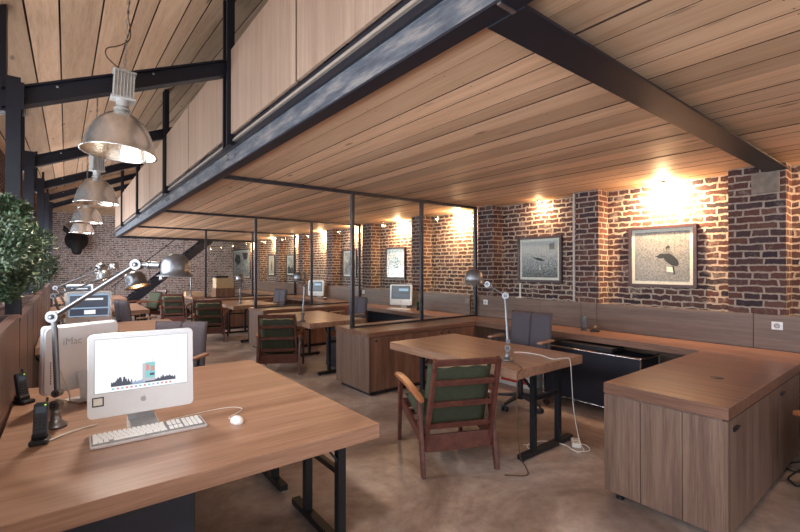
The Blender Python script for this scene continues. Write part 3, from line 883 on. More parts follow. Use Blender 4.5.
# ------------------------------------------------------------------ office chairs
def office_chair(lab, wood_arm=True):
    t = thing('office_chair', lab, 'office chair', (0, 0, 0), 0, 'grey office chairs')
    b = MB()
    b.cyl((0, 0, 0.07), (0, 0, 0.15), 0.032, 'chair_plastic', 16)
    for k in range(5):
        a = 2 * PI * k / 5 + 0.3; dx, dy = math.cos(a), math.sin(a)
        b.bar((dx * 0.02, dy * 0.02, 0.115), (dx * 0.30, dy * 0.30, 0.078), 0.05, 0.035, 'chair_plastic', (0, 0, 1), (0.03, 0.022))
    b.build('star_base', t, bevel=0.004)
    for k in range(5):
        a = 2 * PI * k / 5 + 0.3; dx, dy = math.cos(a), math.sin(a); cx, cy = dx * 0.30, dy * 0.30
        b = MB()
        for s in (-1, 1):
            b.cyl((cx - dy * 0.012 * s, cy + dx * 0.012 * s, 0.028), (cx - dy * 0.028 * s, cy + dx * 0.028 * s, 0.028), 0.028, 'chair_plastic', 16)
        b.cyl((cx, cy, 0.028), (cx, cy, 0.075), 0.010, 'chair_plastic', 8)
        b.build('caster', t)
    b = MB(); b.cyl((0, 0, 0.15), (0, 0, 0.40), 0.022, 'chair_plastic', 14); b.cyl((0, 0, 0.15), (0, 0, 0.27), 0.030, 'chair_plastic', 14); b.box(-0.09, 0.09, -0.13, 0.10, 0.39, 0.43, 'chair_plastic'); b.build('gas_column', t, bevel=0.003)
    b = MB(); b.cushion(0, 0.02, 0.475, 0.50, 0.48, 0.10, 'grey_fabric', None, 0.2); b.build('seat', t)
    M = Matrix.Translation((0, -0.235, 0.775)) @ Matrix.Rotation(PI / 2 + 0.13, 4, 'X')
    b = MB()
    for s in (-1, 1):
        b.cushion(s * 0.122, 0, 0, 0.262, 0.46, 0.07, 'grey_fabric', M @ Matrix.Rotation(s * 0.08, 4, 'Y'), 0.06)
    b.build('backrest', t)
    b = MB(); b.tube([(0, -0.1, 0.40), (0, -0.24, 0.41), (0, -0.285, 0.50), (0, -0.275, 0.70)], 0.018, 'chair_plastic', 8); b.build('back_support', t)
    for s in (-1, 1):
        b = MB(); b.tube([(s * 0.20, 0.02, 0.435), (s * 0.285, 0.02, 0.44), (s * 0.30, 0.03, 0.50), (s * 0.30, 0.0, 0.715)], 0.014, 'chair_plastic', 8)
        fr = b.build('arm_support', t)
        b = MB(); b.box(s * 0.30 - 0.028, s * 0.30 + 0.028, -0.14, 0.15, 0.715, 0.740, 'veneer_Y' if wood_arm else 'chair_plastic'); b.build('arm_pad', fr, bevel=0.010, seg=3)
    return t


oc = office_chair('grey office chair with wooden arm pads behind the closest trestle desk')
oc.location = (3.93, 2.90, 0); oc.rotation_euler = (0, 0, math.radians(96))
dup(oc, (3.80, 6.35, 0), math.radians(92), 'grey office chair seen through the first glass screen, at the second trestle desk')
dup(oc, (3.80, 9.75, 0), math.radians(100), 'grey office chair seen far away through the second glass screen')
dup(oc, (0.69, 4.22, 0), math.radians(138), 'grey office chair pushed in at the back of the closest large desk')
dup(oc, (0.92, 8.0, 0), math.radians(-75), 'grey office chair turned sideways at the second large desk, under the round lamp heads')

# ------------------------------------------------------------------ pendant lamps
def pendant(lab):
    t = thing('pendant_lamp', lab, 'pendant lamp', (0, 0, 0), 0, 'aluminium dome pendants over the large desks')
    R = 0.268; b = MB(); t.scale = (0.9, 0.9, 1.0)
    prof = [(0.040, 0.300), (0.070, 0.290), (0.112, 0.268), (0.155, 0.232), (0.192, 0.185), (0.222, 0.125), (0.242, 0.065), (0.256, 0.010), (R, 0.0), (R, -0.008), (0.258, -0.006)]
    b.lathe(prof, 'aluminium', None, 48)
    b.build('dome', t)
    inn = [(0.255, -0.004), (0.250, 0.012), (0.236, 0.062), (0.216, 0.120), (0.186, 0.178), (0.150, 0.226), (0.108, 0.260), (0.05, 0.285), (0.0, 0.288)]
    b = MB(); b.lathe(inn, 'reflector', None, 48); b.build('reflector', t, label='faceted silvery inside of the dome')
    b = MB(); b.cyl((0, 0, 0.295), (0, 0, 0.345), 0.040, 'cast_alloy', 20, 0.030); b.cyl((0, 0, 0.34), (0, 0, 0.395), 0.045, 'cast_alloy', 16)
    b.cyl((0, 0, 0.315), (0, 0, 0.325), 0.058, 'cast_alloy', 20)
    b.build('neck', t)
    b = MB(); b.box(-0.072, 0.072, -0.05, 0.05, 0.39, 0.60, 'cast_alloy')
    for k in range(7):
        q = -0.066 + 0.022 * k
        b.box(q - 0.003, q + 0.003, -0.07, 0.07, 0.40, 0.592, 'cast_alloy')
    b.box(-0.085, 0.085, -0.06, 0.06, 0.388, 0.404, 'cast_alloy'); b.box(-0.082, 0.082, -0.058, 0.058, 0.588, 0.602, 'cast_alloy')
    b.cyl((0, 0, 0.60), (0, 0, 0.625), 0.032, 'cast_alloy', 16)
    b.build('ballast_housing', t, bevel=0.003)
    b = MB()                                            # chain
    for k in range(28):
        z = 0.645 + k * 0.038
        c_, s_ = (1, 0) if k % 2 else (0, 1)
        pts = [(0.010 * math.cos(a) * c_, 0.010 * math.cos(a) * s_, z + 0.022 * math.sin(a)) for a in [2 * PI * i / 10 for i in range(11)]]
        b.tube(pts, 0.0032, 'bolt_steel', 5, False)
    b.build('chain', t)
    b = MB()
    pts = [(0.0, 0, 0.60), (-0.05, -0.02, 0.62), (-0.125, -0.05, 0.66), (-0.13, -0.05, 0.72), (-0.05, -0.02, 0.78), (0.02, 0.0, 0.86), (0.02, 0.01, 0.96), (0.0, 0.012, 1.06), (0.012, 0.01, 1.3), (0.0, 0.012, 1.6)]
    b.tube(smooth(pts), 0.0045, 'cable_brown', 6); b.build('cable', t)
    b = MB(); b.ball((0, 0, 0.19), 0.052, 'bulb_warm', 12, (1, 1, 1.3)); b.cyl((0, 0, 0.24), (0, 0, 0.29), 0.025, 'off_white', 12); b.build('bulb', t)
    return t


def smooth(pts, n=6):
    P = [Vector(p) for p in pts]; out = []
    for i in range(len(P) - 1):
        p0, p1, p2, p3 = P[max(i - 1, 0)], P[i], P[i + 1], P[min(i + 2, len(P) - 1)]
        for k in range(n):
            t = k / n
            out.append(0.5 * ((2 * p1) + (-p0 + p2) * t + (2 * p0 - 5 * p1 + 4 * p2 - p3) * t * t + (-p0 + 3 * p1 - 3 * p2 + p3) * t ** 3))
    out.append(P[-1]); return out


pd = pendant('large silver dome pendant lamp on a chain, closest and largest, lit inside')
PEND = [(0.305, 3.70, 2.335), (0.30, 6.45, 2.30), (0.30, 9.5, 2.32), (0.30, 12.4, 2.32)]
plab = [None, 'silver dome pendant lamp below the ceiling, second in the row', 'silver dome pendant lamp, third in the row, half hidden behind the second', 'silver dome pendant lamp over the bull head, last of the row']
pd.location = PEND[0]; pd.rotation_euler = (math.radians(-2), math.radians(3), 0)
for k in (1, 2, 3): dup(pd, PEND[k], 0.3 * k, plab[k])
dup(pd, (0.30, 0.65, 2.30), 0.2, 'silver dome pendant lamp added above the camera for its light, out of the picture')  # unseen extra pendant, added to light the closest desk
for k, (x, y, z) in enumerate(PEND + [(0.30, 0.65, 2.30)]):
    l = bpy.data.lights.new('pendant_light', 'SPOT'); l.energy = [100, 95, 110, 130, 65][k]; l.color = (1.0, 0.86, 0.72); l.spot_size = math.radians(125); l.spot_blend = 0.6; l.shadow_soft_size = 0.09
    o = bpy.data.objects.new('pendant_light', l); C.objects.link(o); o.location = (x, y, z + 0.06)

# ------------------------------------------------------------------ articulated task lamps
def task_lamp(lab, base, elbow, wrist, head, tilt=(0, 0, -1), group='jointed steel task lamps', r=0.066, lit=False):
    """base point on the desk, joints in order, head centre; all relative to base"""
    t = thing('task_lamp', lab, 'task lamp', base, 0, group)
    E, W, H = [Vector(p) - Vector(base) for p in (elbow, wrist, head)]
    b = MB(); b.lathe([(0, 0), (0.045, 0), (0.046, 0.012), (0.036, 0.02), (0.022, 0.035), (0.018, 0.07), (0.022, 0.078), (0, 0.08)], 'lamp_steel', None, 24)
    b.build('base', t)
    j0 = Vector((0, 0, 0.105))
    b = MB()
    ax = (W - E).cross(Vector((0, 0, 1)))
    if ax.length < 1e-3: ax = Vector((1, 0, 0))
    ax.normalize()
    def joint(p, r_=0.024, h=0.018):
        b.cyl(p - ax * h, p + ax * h, r_, 'lamp_steel', 20); b.cyl(p - ax * (h + 0.006), p + ax * (h + 0.006), r_ * 0.45, 'black_steel', 12); b.cyl(p - ax * (h + 0.010), p + ax * (h + 0.010), r_ * 0.22, 'lamp_steel', 8)
    joint(j0); joint(j0 + Vector((0.006, 0, 0.055)), 0.018); b.cyl((0, 0, 0.07), tuple(j0), 0.014, 'lamp_steel', 12)
    b.build('base_joint', t)
    b = MB(); b.cyl(j0 + Vector((0.006, 0, 0.05)), E, 0.0125, 'lamp_steel', 16); b.build('lower_arm', t)
    b = MB(); joint(E, 0.027, 0.022); b.build('elbow_joint', t)
    b = MB(); b.cyl(E + ax * 0.012, W + ax * 0.012, 0.0075, 'lamp_steel', 12); b.cyl(E - ax * 0.012, W - ax * 0.012, 0.0075, 'lamp_steel', 12); b.build('upper_arm', t)
    b = MB(); joint(W, 0.025, 0.02)
    d = (H - W); d2 = d.normalized()
    b.cyl(W, W + d * 0.42, 0.010, 'lamp_steel', 12); b.cyl(W + d * 0.30, W + d * 0.36, 0.019, 'lamp_steel', 14); b.cyl(W + d * 0.36, W + d * 0.62, 0.017, 'lamp_steel', 14)
    b.build('wrist_joint', t)
    z = -Vector(tilt).normalized()
    Mh = Matrix.Translation(H) @ z.to_track_quat('Z', 'Y').to_matrix().to_4x4()
    s = r / 0.066
    b = MB(); pf = [(0.0, 0.058), (0.020, 0.056), (0.038, 0.048), (0.052, 0.034), (0.061, 0.014), (0.064, -0.015), (0.064, -0.040), (0.078, -0.046), (0.080, -0.050), (0.078, -0.052), (0.060, -0.046)]
    b.lathe([(a * s, c * s) for a, c in pf], 'lamp_steel', Mh, 36); sh = b.build('lamp_shade', t)
    b = MB(); b.lathe([(a * s, c * s) for a, c in [(0.0595, -0.046), (0.0595, -0.02), (0.055, 0.014), (0.045, 0.034), (0.02, 0.05), (0.0, 0.052)]], 'reflector', Mh, 36); b.build('shade_lining', sh)
    b = MB(); b.ball(Mh @ Vector((0, 0, 0.0)), 0.022 * s, 'bulb_lamp' if lit else 'off_white', 10); b.build('bulb', sh)
    return t


task_lamp('jointed steel lamp with round head beside the white computer on the closest desk', (-0.035, 2.60, 0.75), (-0.042, 2.60, 1.272), (0.272, 2.42, 1.517), (0.415, 2.28, 1.512))
task_lamp('jointed steel lamp standing on the trestle desk behind the closest armchair', (2.825, 2.21, 0.75), (2.895, 2.285, 1.27), (2.80, 2.40, 1.365), (2.68, 2.44, 1.425), (-0.08, 0, -1), r=0.078)
task_lamp('jointed steel lamp on the second trestle desk, its head folded over the pole', (2.62, 5.58, 0.75), (2.66, 5.60, 1.26), (2.70, 5.68, 1.40), (2.62, 5.70, 1.38), r=0.075)
task_lamp('jointed steel lamp on the third trestle desk, in front of the dark chair back', (2.90, 9.20, 0.75), (2.90, 9.2, 1.12), (2.98, 9.3, 1.27), (2.90, 9.2, 1.30), r=0.09)
task_lamp('jointed steel lamp with warm lit tilted shade on the second large desk', (-0.02, 5.75, 0.75), (-0.10, 5.9, 1.20), (0.46, 5.72, 1.44), (0.60, 5.42, 1.375), (0.20, -0.25, -0.95), r=0.105, lit=True)
task_lamp('jointed steel lamp on the second large desk, head raised by the planters', (0.05, 6.95, 0.75), (-0.10, 7.0, 1.25), (0.28, 6.9, 1.44), (0.40, 6.85, 1.41), r=0.085)
task_lamp('jointed steel lamp on the third large desk with low bent arm', (0.12, 9.2, 0.75), (-0.02, 9.2, 1.20), (0.35, 9.2, 1.50), (0.50, 9.3, 1.52), r=0.085)
task_lamp('jointed steel lamp on the third large desk, smallest round head by the bull', (0.40, 10.4, 0.75), (0.30, 10.4, 1.25), (0.65, 10.4, 1.52), (0.78, 10.4, 1.55), r=0.085)
task_lamp('steel lamp with long level arm on the far trestle desk before the stairs', (2.60, 12.3, 0.75), (2.60, 12.3, 1.27), (2.1, 12.35, 1.28), (1.95, 12.35, 1.26), r=0.08)

# ------------------------------------------------------------------ computers
def apple(b, cx, cz, s, y, mat, M):
    import math as m_
    body = []
    for i in range(28):
        a = 2 * PI * i / 28
        x_, z_ = math.cos(a) * 0.5, math.sin(a) * 0.5
        z_ += -0.10 * math.exp(-(x_ / 0.13) ** 2) if z_ > 0 else 0.06 * math.exp(-(x_ / 0.12) ** 2)
        if x_ > 0.3:                                  # bite
            dz = z_ - 0.06
            x_ -= max(0, 0.17 - abs(dz)) * 1.2
        body.append((x_ * s * 0.92 + cx, z_ * s + cz))
    b.prism(body, 0.0008, mat, M)
    b.prism([(cx + 0.0 * s, cz + 0.50 * s), (cx + 0.04 * s, cz + 0.64 * s), (cx + 0.18 * s, cz + 0.78 * s), (cx + 0.16 * s, cz + 0.6 * s)], 0.0008, mat, M)


def text_mesh(txt, size, mat, M, name, parent):
    cu = bpy.data.curves.new('lettering', 'FONT'); cu.body = txt; cu.size = size; cu.extrude = 0.0004
    o = bpy.data.objects.new('lettering', cu); C.objects.link(o)
    bpy.context.view_layer.update()
    me = bpy.data.meshes.new_from_object(o.evaluated_get(bpy.context.evaluated_depsgraph_get()))
    C.objects.unlink(o); bpy.data.objects.remove(o)
    me.transform(M); me.materials.clear(); me.materials.append(MATS[mat])
    q = bpy.data.objects.new(name, me); C.objects.link(q); q.parent = parent
    return q


def rrect(w_, h_, r_, n=5):
    out = []
    for cx, cy, a0 in ((w_ / 2 - r_, h_ / 2 - r_, 0), (-w_ / 2 + r_, h_ / 2 - r_, PI / 2), (-w_ / 2 + r_, -h_ / 2 + r_, PI), (w_ / 2 - r_, -h_ / 2 + r_, 1.5 * PI)):
        for k in range(n + 1):
            a = a0 + PI / 2 * k / n; out.append((cx + r_ * math.cos(a), cy + r_ * math.sin(a)))
    return out


FR = Matrix(((1, 0, 0, 0), (0, 0, -1, 0), (0, 1, 0, 0), (0, 0, 0, 1)))      # local XY -> XZ plane, extrude towards -Y


def computer(lab, mode='site', W=0.435, H=0.38, group='white all-in-one computers'):
    """screen faces local -Y; origin on the desk under the stand"""
    t = thing('desktop_computer', lab, 'computer', (0, 0, 0), 0, group)
    T = Matrix.Translation((0, -0.02, 0.065 + H / 2)) @ Matrix.Rotation(math.radians(-4), 4, 'X')
    b = MB(); b.prism(rrect(W, H, 0.022), 0.035, 'white_plastic', T @ Matrix.Translation((0, 0.017, 0)) @ FR)
    b.prism(rrect(W * 0.97, H * 0.97, 0.03), 0.022, 'white_plastic', T @ Matrix.Translation((0, 0.036, 0)) @ FR)
    b.build('housing', t, bevel=0.003)
    sw, sh = W - 0.055, H * 0.635; cz = H / 2 - 0.026 - sh / 2
    def R(b_, x0, x1, z0, z1, mat, d): b_.box(x0, x1, -d - 0.0185, -d - 0.0180, z0, z1, mat)
    b = MB(); R(b, -sw / 2, sw / 2, cz - sh / 2, cz + sh / 2, {'site': 'screen_white', 'photo': 'screen_blue', 'off': 'screen_off'}[mode], 0)
    if mode == 'site':
        zb = cz - sh / 2
        R(b, -sw * 0.34, sw * 0.36, zb + 0.022, zb + 0.030, 'screen_dark', 0.0006)
        rn = random.Random(3)
        def skyline(x0, x1, lo, hi, mat, d, n, parts=1):
            top = [(x0 + (x1 - x0) * k / n, zb + lo + (hi - lo) * rn.random() * math.sin(PI * (k + 1) / (n + 2)) ** 0.4) for k in range(n + 1)]
            b.prism([(x0, zb + 0.024)] + top + [(x1, zb + 0.024)], 0.0004, mat, Matrix.Translation((0, -0.0180 - d, 0)) @ FR)
        skyline(-sw * 0.34, sw * 0.36, 0.030, 0.040, 'screen_grey', 0.0004, 40)
        skyline(-sw * 0.34, -sw * 0.12, 0.032, 0.066, 'screen_dark', 0.0008, 26)
        skyline(-sw * 0.14, sw * 0.02, 0.028, 0.044, 'screen_blue', 0.0008, 16)
        skyline(sw * 0.12, sw * 0.36, 0.032, 0.052, 'screen_dark', 0.0008, 26)
        R(b, -sw * 0.01, sw * 0.13, zb + 0.03, zb + 0.115, 'screen_grey', 0.0008)
        R(b, sw * 0.02, sw * 0.13, zb + 0.045, zb + 0.118, 'screen_teal', 0.0010)
        R(b, sw * 0.03, sw * 0.065, zb + 0.08, zb + 0.108, 'screen_red', 0.0012); R(b, sw * 0.08, sw * 0.12, zb + 0.076, zb + 0.10, 'screen_red', 0.0012)
        R(b, sw * 0.07, sw * 0.12, zb + 0.055, zb + 0.066, 'screen_dark', 0.0012)
        R(b, sw * 0.10, sw * 0.105, zb + 0.118, zb + 0.135, 'screen_grey', 0.0008)
        for k in range(14): R(b, -sw * 0.33 + 0.018 * k, -sw * 0.33 + 0.018 * k + 0.010, zb + 0.008, zb + 0.016, random.choice(['screen_blue', 'screen_red', 'screen_grey', 'screen_teal']), 0.0008)
    elif mode == 'photo':
        R(b, -sw / 2 + 0.01, sw / 2 - 0.01, cz - sh * 0.10, cz + sh * 0.42, 'screen_dark', 0.0005)
        R(b, -sw * 0.3, sw * 0.35, cz + sh * 0.22, cz + sh * 0.3, 'screen_white', 0.0008)
        R(b, -sw / 2 + 0.01, sw / 2 - 0.01, cz - sh * 0.46, cz - sh * 0.16, 'screen_dark', 0.0005)
        R(b, -sw * 0.12, sw * 0.16, cz - sh * 0.40, cz - sh * 0.22, 'screen_white', 0.0008)
    else:
        R(b, -sw * 0.42, sw * 0.42, cz - sh * 0.42, cz - sh * 0.1, 'screen_dark', 0.0005)
        R(b, -sw * 0.1, sw * 0.4, cz + sh * 0.1, cz + sh * 0.3, 'screen_blue', 0.0005)
    b.bm.transform(T); b.build('screen', t)
    b = MB(); b.box(-sw / 2 - 0.003, sw / 2 + 0.003, -0.0182, -0.0178, cz - sh / 2 - 0.003, cz + sh / 2 + 0.003, 'logo_grey'); b.bm.transform(T); b.build('bezel', t)
    b = MB(); apple(b, 0, -H / 2 + 0.062, 0.026, 0, 'logo_grey', T @ Matrix.Translation((0, -0.0178, 0)) @ FR); b.build('fruit_emblem', t)
    if mode == 'site':
        b = MB(); R(b, -W / 2 + 0.018, -W / 2 + 0.062, -H / 2 + 0.054, -H / 2 + 0.096, 'print_dark', 0.0002); R(b, -W / 2 + 0.023, -W / 2 + 0.057, -H / 2 + 0.060, -H / 2 + 0.091, 'print_white', 0.001)
        b.bm.transform(T); b.build('sticker', t, label='square dark-edged sticker')
    # curved aluminium stand behind and below
    b = MB(); prof = smooth([(-0.09, 0.003), (0.0, 0.003), (0.07, 0.004), (0.098, 0.022), (0.085, 0.07), (0.055, 0.13), (0.03, 0.17)], 5)
    hw = 0.068; pv = []
    for i, p in enumerate([(q.x, q.y) if hasattr(q, 'x') else q for q in smooth([(a, c, 0) for a, c in [(-0.09, 0.003), (0.0, 0.003), (0.07, 0.004), (0.098, 0.022), (0.085, 0.07), (0.055, 0.13), (0.03, 0.17)]], 5)]):
        h2 = hw - 0.02 * i / 30
        pv.append([b.bm.verts.new((sx * h2, p[0] + 0.01, p[1] + dz)) for sx, dz in ((-1, -0.003), (1, -0.003), (1, 0.003), (-1, 0.003))])
    fs = []
    for i in range(len(pv) - 1):
        for k in range(4): fs.append(b.bm.faces.new([pv[i][k], pv[i][(k + 1) % 4], pv[i + 1][(k + 1) % 4], pv[i + 1][k]]))
    fs.append(b.bm.faces.new(pv[0][::-1])); fs.append(b.bm.faces.new(pv[-1]))
    b._m(fs, 'logo_grey', False); bmesh.ops.recalc_face_normals(b.bm, faces=fs)
    b.build('stand', t)
    return t


c1 = computer('white all-in-one computer with lit white screen facing the camera on the closest desk'); c1.location = (0.297, 2.415, 0.75); c1.rotation_euler = (0, 0, math.radians(-3))
c2 = computer('white all-in-one computer seen from its back, behind the lit one', 'off'); c2.location = (0.075, 3.05, 0.75); c2.rotation_euler = (0, 0, math.radians(203)); c2.scale = (0.86, 0.86, 0.98)
T2 = Matrix.Translation((0.155, 0.0173 + 0.018, 0.35)) @ Matrix.Rotation(math.radians(-4), 4, 'X') @ Matrix.Rotation(PI, 4, 'Z') @ FR
text_mesh('iMac', 0.058, 'logo_grey', Matrix.Translation((-0.03, 0.002, -0.015)) @ T2, 'lettering', c2)
b = MB()
for k in range(9): b.box(0.185, 0.190, 0.034, 0.036, 0.13 + 0.014 * k, 0.139 + 0.014 * k, 'dark_plastic')
b.build('ports', c2)
c3 = computer('white computer with two dark pictures on screen, on the second large desk', 'photo'); c3.location = (0.22, 6.15, 0.75); c3.rotation_euler = (0, 0, math.radians(-8))
c3.scale = (1.0, 1.0, 1.08)
c4 = computer('white computer with dark screen on the third large desk, below the bull head', 'photo'); c4.location = (0.20, 10.1, 0.75); c4.rotation_euler = (0, 0, math.radians(-5))
c5 = computer('white computer on the wall worktop beyond the first glass screen', 'off'); c5.location = (4.93, 6.28, 0.75); c5.rotation_euler = (0, 0, math.radians(-62))
c6 = computer('computer on the wall worktop beyond the second glass screen', 'off'); c6.location = (4.90, 9.65, 0.75); c6.rotation_euler = (0, 0, math.radians(-60))


def keyboard(lab, loc, rz):
    t = thing('keyboard', lab, 'keyboard', loc, rz, 'white keyboards')
    b = MB(); b.box(-0.225, 0.225, -0.078, 0.078, 0.004, 0.013, 'clear_plastic'); b.box(-0.219, 0.219, -0.072, 0.072, 0.013, 0.0136, 'key_gap'); b.box(-0.22, 0.22, -0.074, 0.074, 0.0, 0.006, 'white_plastic'); b.build('base', t, bevel=0.003)
    rows = [(0.058, 0.014), (0.038, 0.0), (0.019, 0.0), (0.0, 0.0), (-0.019, 0.0), (-0.040, 0.0)]
    n = 0
    for r_, (y, _) in enumerate(rows):
        segs_ = []
        if r_ < 5 and r_ > 0:
            sh_ = [0, 0.004, 0.0105, 0.014, 0.020, 0][r_]; st = [(-0.216, 1, 0.0185 + sh_), (-0.1975 + sh_, 12, 0.0185), (0.0245 + sh_, 1, 0.037 - sh_)]
        elif r_ == 0: st = [(-0.216, 15, 0.0185)]
        else: st = [(-0.216, 3, 0.0195), (-0.143, 1, 0.12), (-0.022, 3, 0.0285)]
        b = MB()
        for x0, k_, w_ in st:
            for k in range(k_):
                x = x0 + k * w_; z1 = 0.0195 + 0.0008 * (r_ == 0)
                b.hexa([(x + 0.001, y - 0.0078, 0.013), (x + w_ - 0.001, y - 0.0078, 0.013), (x + w_ - 0.001, y + 0.0078, 0.013), (x + 0.001, y + 0.0078, 0.013),
                        (x + 0.003, y - 0.0052, z1), (x + w_ - 0.003, y - 0.0052, z1), (x + w_ - 0.003, y + 0.0052, z1), (x + 0.003, y + 0.0052, z1)], 'key_white')
        for x0, k_ in ((0.072, 3), (0.135, 4)):
            if r_ == 3 and k_ == 3: continue
            for k in range(k_):
                x = x0 + k * 0.0195
                b.hexa([(x + 0.001, y - 0.0078, 0.013), (x + 0.0175, y - 0.0078, 0.013), (x + 0.0175, y + 0.0078, 0.013), (x + 0.001, y + 0.0078, 0.013),
                        (x + 0.003, y - 0.0052, 0.0195), (x + 0.0155, y - 0.0052, 0.0195), (x + 0.0155, y + 0.0052, 0.0195), (x + 0.003, y + 0.0052, 0.0195)], 'key_white')
        b.build('key_row', t)
    return t


kb = keyboard('white keyboard on the closest desk in front of the lit computer', (0.307, 2.245, 0.75), math.radians(-1))
dup(kb, (4.76, 6.15, 0.75), math.radians(-75), 'white keyboard on the wall worktop by the computer beyond the glass screen')

t = thing('computer_mouse', 'white computer mouse with curled cord on the closest desk', 'mouse', (0.66, 2.14, 0.75))
b = MB(); b.ball((0, 0, 0.006), 0.03, 'white_plastic', 12, (0.98, 1.55, 0.80)); bmesh.ops.bisect_plane(b.bm, geom=b.bm.verts[:] + b.bm.edges[:] + b.bm.faces[:], plane_co=(0, 0, 0.001), plane_no=(0, 0, -1), clear_outer=True)
b.build('shell', t)
b = MB(); b.ball((0, 0.026, 0.029), 0.004, 'logo_grey', 6); b.build('scroll_ball', t)
b = MB(); b.tube(smooth([(0, 0.045, 0.006), (-0.02, 0.07, 0.004), (0.02, 0.11, 0.003), (0.08, 0.17, 0.003), (0.05, 0.235, 0.003), (-0.06, 0.25, 0.003), (-0.2, 0.235, 0.003), (-0.26, 0.22, 0.003)]), 0.0018, 'cable_white', 6); b.build('cord', t)

# cordless handsets
def phone(lab, loc, rz, handset=True):
    t = thing('cordless_phone', lab, 'phone', loc, rz)
    b = MB(); b.box(-0.033, 0.033, -0.04, 0.04, 0, 0.022, 'black_plastic'); b.box(-0.028, 0.028, -0.01, 0.036, 0.02, 0.045, 'black_plastic'); b.build('cradle', t, bevel=0.007, seg=3)
    M = Matrix.Translation((0, 0.004, 0.03)) @ Matrix.Rotation(math.radians(-12), 4, 'X')
    b = MB(); b.prism(rrect(0.050, 0.14, 0.013), 0.022, 'dark_plastic', M @ Matrix.Translation((0, 0.012, 0.070)) @ FR); b.cyl(M @ Vector((0.018, 0.004, 0.138)), M @ Vector((0.018, 0.004, 0.158)), 0.005, 'black_plastic', 8)
    hs = b.build('handset', t, bevel=0.003)
    b = MB(); b.box(-0.018, 0.018, -0.0115, -0.0105, 0.095, 0.122, 'screen_off'); b.bm.transform(M); b.build('display', hs)
    b = MB()
    for i in range(3):
        for j in range(4): b.box(-0.019 + 0.0145 * i, -0.010 + 0.0145 * i, -0.0125, -0.010, 0.025 + 0.015 * j, 0.034 + 0.015 * j, 'cable_black')
    b.bm.transform(M); b.build('keypad', hs)
    b = MB(); b.box(0.012, 0.018, -0.0125, -0.0105, 0.125, 0.130, 'led_green'); b.bm.transform(M); b.build('indicator', hs)
    return t


phone('black cordless phone in its cradle at the lamp base on the closest desk', (-0.085, 2.40, 0.75), math.radians(-8))
phone('black cordless phone against the planter box, at the edge of the closest desk', (-0.180, 3.16, 0.75), math.radians(40))
phone('blue-black cordless phone standing on the wall worktop by the clock', (4.93, 2.72, 0.75), math.radians(-60))
t = thing('desk_clock', 'small dark desk clock lying on the wall worktop beside the cordless phone', 'clock', (4.92, 2.58, 0.75), -0.9)
b = MB(); b.box(-0.05, 0.05, -0.03, 0.03, 0, 0.022, 'black_plastic'); b.build('base', t, bevel=0.006)
b = MB(); b.lathe([(0, 0), (0.028, 0), (0.03, 0.006), (0.028, 0.02), (0.0, 0.022)], 'cable_brown', Matrix.Translation((0.0, 0.0, 0.045)) @ Matrix.Rotation(PI / 2, 4, 'X'), 20); b.build('face', t)
b = MB(); b.tube(smooth([(0.04, 0.02, 0.02), (0.09, 0.10, 0.03), (0.06, 0.16, 0.10), (0.055, 0.19, 0.32), (0.055, 0.19, 0.40)]), 0.003, 'cable_black', 6); b.build('cord', t)
# white upright on the ledge
t = thing('charging_stand', 'slim white upright rod on a small foot above the backsplash, under the flying bird', 'stand', (5.17, 3.83, 1.07))
b = MB(); b.box(-0.02, 0.09, -0.05, 0.05, -0.002, 0.012, 'off_white'); b.cyl((0.02, 0.0, 0.01), (0.02, 0, 0.04), 0.018, 'off_white', 12, 0.010); b.build('foot', t)
b = MB(); b.box(0.013, 0.027, -0.010, 0.010, 0.03, 0.21, 'off_white'); b.build('rod', t)
# small plant pot and trinket by the white computer
t = thing('tiny_plant', 'tiny green plant in a dark pot beside the white computer beyond the glass', 'plant', (4.93, 5.80, 0.75))
b = MB(); b.cyl((0, 0, 0), (0, 0, 0.06), 0.03, 'black_plastic', 14, 0.038); b.build('pot', t)
b = MB()
for k in range(22):
    a = k * 2.4; b.bar((0, 0, 0.05), (0.05 * math.cos(a), 0.05 * math.sin(a), 0.10 + 0.004 * k), 0.012, 0.002, 'leaf')
b.build('foliage', t)
b = MB(); b.lathe([(0, 0), (0.035, 0), (0.05, 0.05), (0.046, 0.055), (0.03, 0.005), (0, 0.004)], 'lamp_steel', None, 20, ); tag(b.build('metal_bowl', loc=(4.85, 9.12, 0.75)), 'small shiny bowl on the worktop beside the dark monitor beyond the second screen', 'bowl')

# computer tower below the second trestle desk
t = thing('computer_tower', 'black computer tower standing on the floor under the second trestle desk', 'computer tower', (3.28, 5.72, 0))
b = MB(); b.box(-0.10, 0.10, -0.22, 0.22, 0.012, 0.44, 'dark_cabinet'); b.build('case', t, bevel=0.004)
b = MB(); b.box(-0.095, 0.095, -0.228, -0.22, 0.02, 0.43, 'black_plastic'); b.box(-0.075, 0.075, -0.231, -0.228, 0.36, 0.40, 'dark_plastic'); b.build('front_panel', t, bevel=0.002)
for xx in (-0.08, 0.08):
    for yy in (-0.19, 0.19):
        b = MB(); b.cyl((xx, yy, 0), (xx, yy, 0.012), 0.012, 'black_plastic', 8); b.build('foot', t)
# sockets
for loc, lab in (((5.113, 0.972, 0.975), 'white wall socket on the backsplash above the wide peninsula top'), ((5.113, 4.41, 0.975), 'white wall socket on the backsplash next to the glass screen post'),
                 ((5.113, 7.85, 0.975), 'small wall socket on the backsplash by the second glass screen')):
    t = thing('power_socket', lab, 'socket', loc)
    b = MB(); b.box(-0.008, 0.002, -0.040, 0.040, -0.036, 0.036, 'white_plastic'); b.build('cover_plate', t, bevel=0.003)
    b = MB()
    b.lathe([(0, 0), (0.021, 0), (0.023, 0.001), (0.0, -0.002)], 'logo_grey', Matrix.Translation((-0.009, 0, 0)) @ Matrix.Rotation(-PI / 2, 4, 'Y'), 16)
    b.build('outlet', t)

